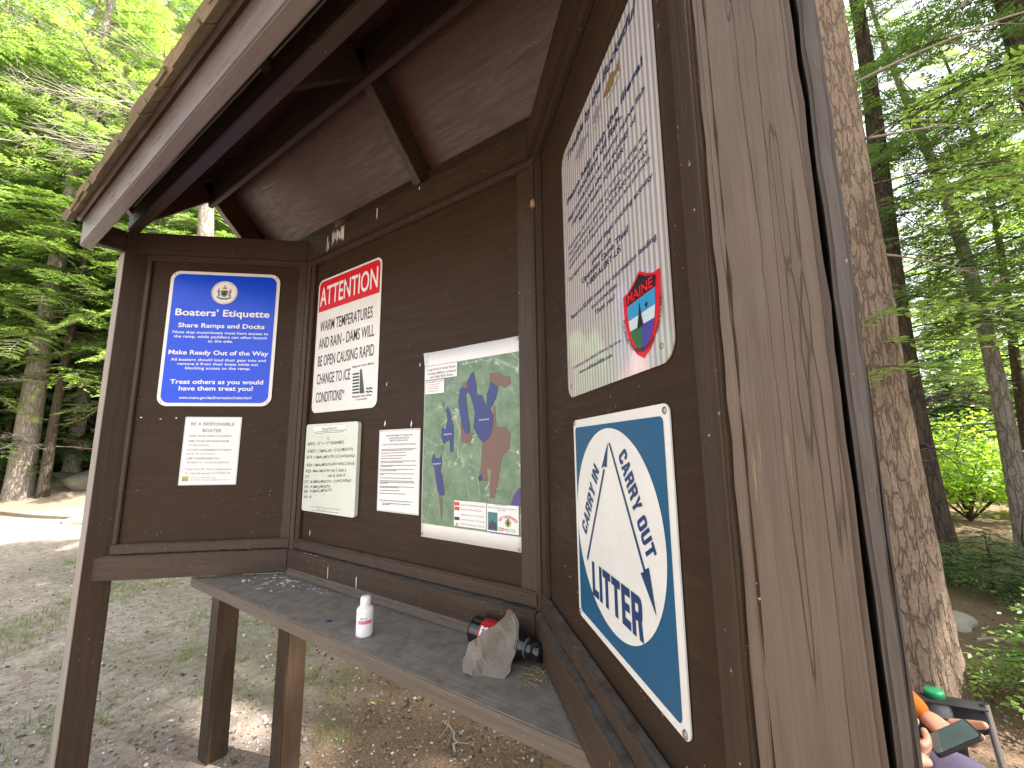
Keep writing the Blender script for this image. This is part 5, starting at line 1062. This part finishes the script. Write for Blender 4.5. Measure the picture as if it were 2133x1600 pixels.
def hand(wr, fwd, palm_n, side, curl, spread=.0, thumb_up=1):
    """five fingers rooted in a flat palm; fwd = finger direction, palm_n = the way the palm faces, side = towards the thumb"""
    fwd = fwd.normalized(); side = (side - fwd * side.dot(fwd)).normalized(); pn = (palm_n - fwd * palm_n.dot(fwd) - side * palm_n.dot(side)).normalized()
    outV = []; outF = []; n0 = 0
    def addm(VF):
        nonlocal n0
        V, F = VF; outV.append(V); outF.extend([tuple(i + n0 for i in f) for f in F]); n0 += len(V)
    pal = [wr - fwd * .02, wr + fwd * .02, wr + fwd * .055, wr + fwd * .085]
    addm(skin([[(pal[0], .024), (pal[1], (.030, .018)), (pal[2], (.038, .016)), (pal[3], (.038, .013))]]))
    for k in range(4):
        off = side * (.027 - .018 * k); L = (.070, .078, .073, .058)[k]; p = wr + fwd * (.072 - .004 * abs(k - 1)) + off; d = fwd.copy(); pts = [(p, .0095)]
        for j, fr in enumerate((.42, .32, .26)):
            a = curl[j]; d = (d * math.cos(a) + pn * math.sin(a)).normalized(); p = p + d * L * fr; pts.append((p, (.0088, .0082, .0070)[j]))
            # rotate the curl plane with the finger
            pn_k = pn
        addm(skin([pts]))
    p = wr + fwd * .022 + side * .026; d = (fwd * .55 + side * .75 + pn * .25).normalized(); pts = [(p, .0125)]
    for j in range(3):
        p = p + d * (.032, .030, .024)[j]; pts.append((p, (.0115, .0100, .0082)[j])); d = (d + fwd * .45 + pn * .28 * thumb_up).normalized()
    addm(skin([pts])); return np.concatenate(outV), outF
pa = Vector((1.962, .592, .608)); pb = Vector((2.052, .612, .672)); pd = (pb - pa).normalized()
hL = hand(wrL, Vector((.045, -.080, -.006)), Vector((-.45, -.1, .9)), Vector((.9, .35, .15)), (.3, .6, .6))
hR = hand(wrR, Vector((.095, .070, .004)), Vector((-.2, .9, .3)), Vector((.1, -.35, .9)), (.25, .7, .6))
Vs = [body, hL[0], hR[0]]; Fs = list(bF); o_ = len(body)
for V, F in (hL, hR): Fs += [tuple(i + o_ for i in f) for f in F]; o_ += len(V)
VV = np.concatenate(Vs)
def dseg(p, a, b):
    a = np.array(a); b = np.array(b); t_ = np.clip(((p - a) @ (b - a)) / ((b - a) @ (b - a)), 0, 1); return np.linalg.norm(p - (a + t_[:, None] * (b - a)), axis=1)
SEG = [(pel, sp1, 1), (sp1, chs, 1), (chs, nk, 1), (nk, hd0, 0), (hd0, ht, 0), (chs, shL, 1), (shL, elL, 1), (elL, mid(elL, wrL, .98), 1), (mid(elL, wrL, .985), wrL, 0), (chs, shR, 1), (shR, mid(shR, elR, .55), 1), (mid(shR, elR, .6), elR, 0), (elR, wrR, 0), (pel + Vector((0, 0, -.06)), hpL, 2), (hpL, knL, 2), (knL, anL, 2), (anL, toL, 3), (pel + Vector((0, 0, -.06)), hpR, 2), (hpR, knR, 2), (knR, anR, 2), (anR, toR, 3)]
cenF = np.array([VV[list(f)].mean(0) for f in Fs]); D = np.stack([dseg(cenF, a, b) for a, b, _ in SEG], 1); mi = np.array([SEG[i][2] for i in D.argmin(1)])
nb = len(bF); mi[nb:] = 0
pe = empty('person', HP, 'seated person in an orange long-sleeved top and grey-purple trousers holding a phone', 'person')
me = bpy.data.meshes.new('body'); me.from_pydata([tuple(v) for v in VV], [], Fs)
for m in (SK, ORG, PUR, DSH): me.materials.append(m)
me.polygons.foreach_set('material_index', mi.astype(np.int32)); me.update(); link('body', me, pe, None, True)
# head details: hair cap, ears, nose, eyes
fd = (CF * .93 + CL * .1 + Vector((0, 0, -.35))).normalized()
bm = bmesh.new(); bmesh.ops.create_uvsphere(bm, u_segments=24, v_segments=16, radius=1)
bmesh.ops.delete(bm, geom=[v for v in bm.verts if v.co.x > .45 and v.co.z < .45 or v.co.z < -.55], context='VERTS')
for v in bm.verts: v.co *= 1 + .03 * math.sin(v.co.y * 40 + v.co.x * 10)
bm_obj('hair', bm, plain('brown_hair', (.06, .035, .02), .6, .3, 60), pe, Matrix.Translation(hd + Vector((-.008, 0, .012))) @ Matrix.Rotation(th, 4, 'Z') @ Matrix.Rotation(.3, 4, 'Y') @ Matrix.Diagonal((.102, .092, .112, 1)), True)
for nm, f_, l_, z_, s in (('nose', .100, 0, -.012, (.016, .011, .016)), ('eye', .080, .030, .012, (.010, .012, .008)), ('eye', .080, -.030, .012, (.010, .012, .008)), ('ear', -.005, .086, -.005, (.012, .008, .026)), ('ear', -.005, -.086, -.005, (.012, .008, .026)), ('mouth', .086, 0, -.045, (.010, .022, .005))):
    bm = bmesh.new(); bmesh.ops.create_uvsphere(bm, u_segments=12, v_segments=8, radius=1)
    bm_obj(nm, bm, SK if nm in ('nose', 'ear') else plain('dark_' + nm, (.08, .04, .035) if nm == 'eye' else (.35, .12, .10), .4), pe, Matrix.Translation(hd + CF * f_ + CL * l_ + Vector((0, 0, z_ - f_ * .25))) @ Matrix.Rotation(th, 4, 'Z') @ Matrix.Diagonal((*s, 1)), True)
# the phone held in both hands
z_ = Vector((-.62, -.12, .78)); z_ = (z_ - pd * z_.dot(pd)).normalized(); y_ = z_.cross(pd); pm = Matrix.Identity(4); pc = (pa + pb) / 2
for i in range(3): pm[i][0] = pd[i]; pm[i][1] = y_[i]; pm[i][2] = z_[i]; pm[i][3] = pc[i]
g = empty('phone', pm, 'dark smartphone held in the hands of the seated person', 'phone'); WM[g.name] = pm
L = (pb - pa).length / 2
bm = bmesh.new(); f = bm.faces.new([bm.verts.new((x, y, -.004)) for x, y in rr(-L, -.036, L, .036, .010)]); e = bmesh.ops.extrude_face_region(bm, geom=[f]); bmesh.ops.translate(bm, vec=(0, 0, .008), verts=[x for x in e['geom'] if isinstance(x, bmesh.types.BMVert)]); bmesh.ops.recalc_face_normals(bm, faces=bm.faces)
bm_obj('case', bm, plain('dark_phone_case', (.03, .028, .035), .3), g, pm)
m, t, b = mat('phone_glass'); setc(t, b, (.10, .16, .18)); b.inputs['Roughness'].default_value = .06; b.inputs['Specular IOR Level'].default_value = .8
p = Print(.0046); p.rrect(-L + .004, -.033, L - .004, .033, .008); bm_obj('screen', p.bm, m, g, pm)
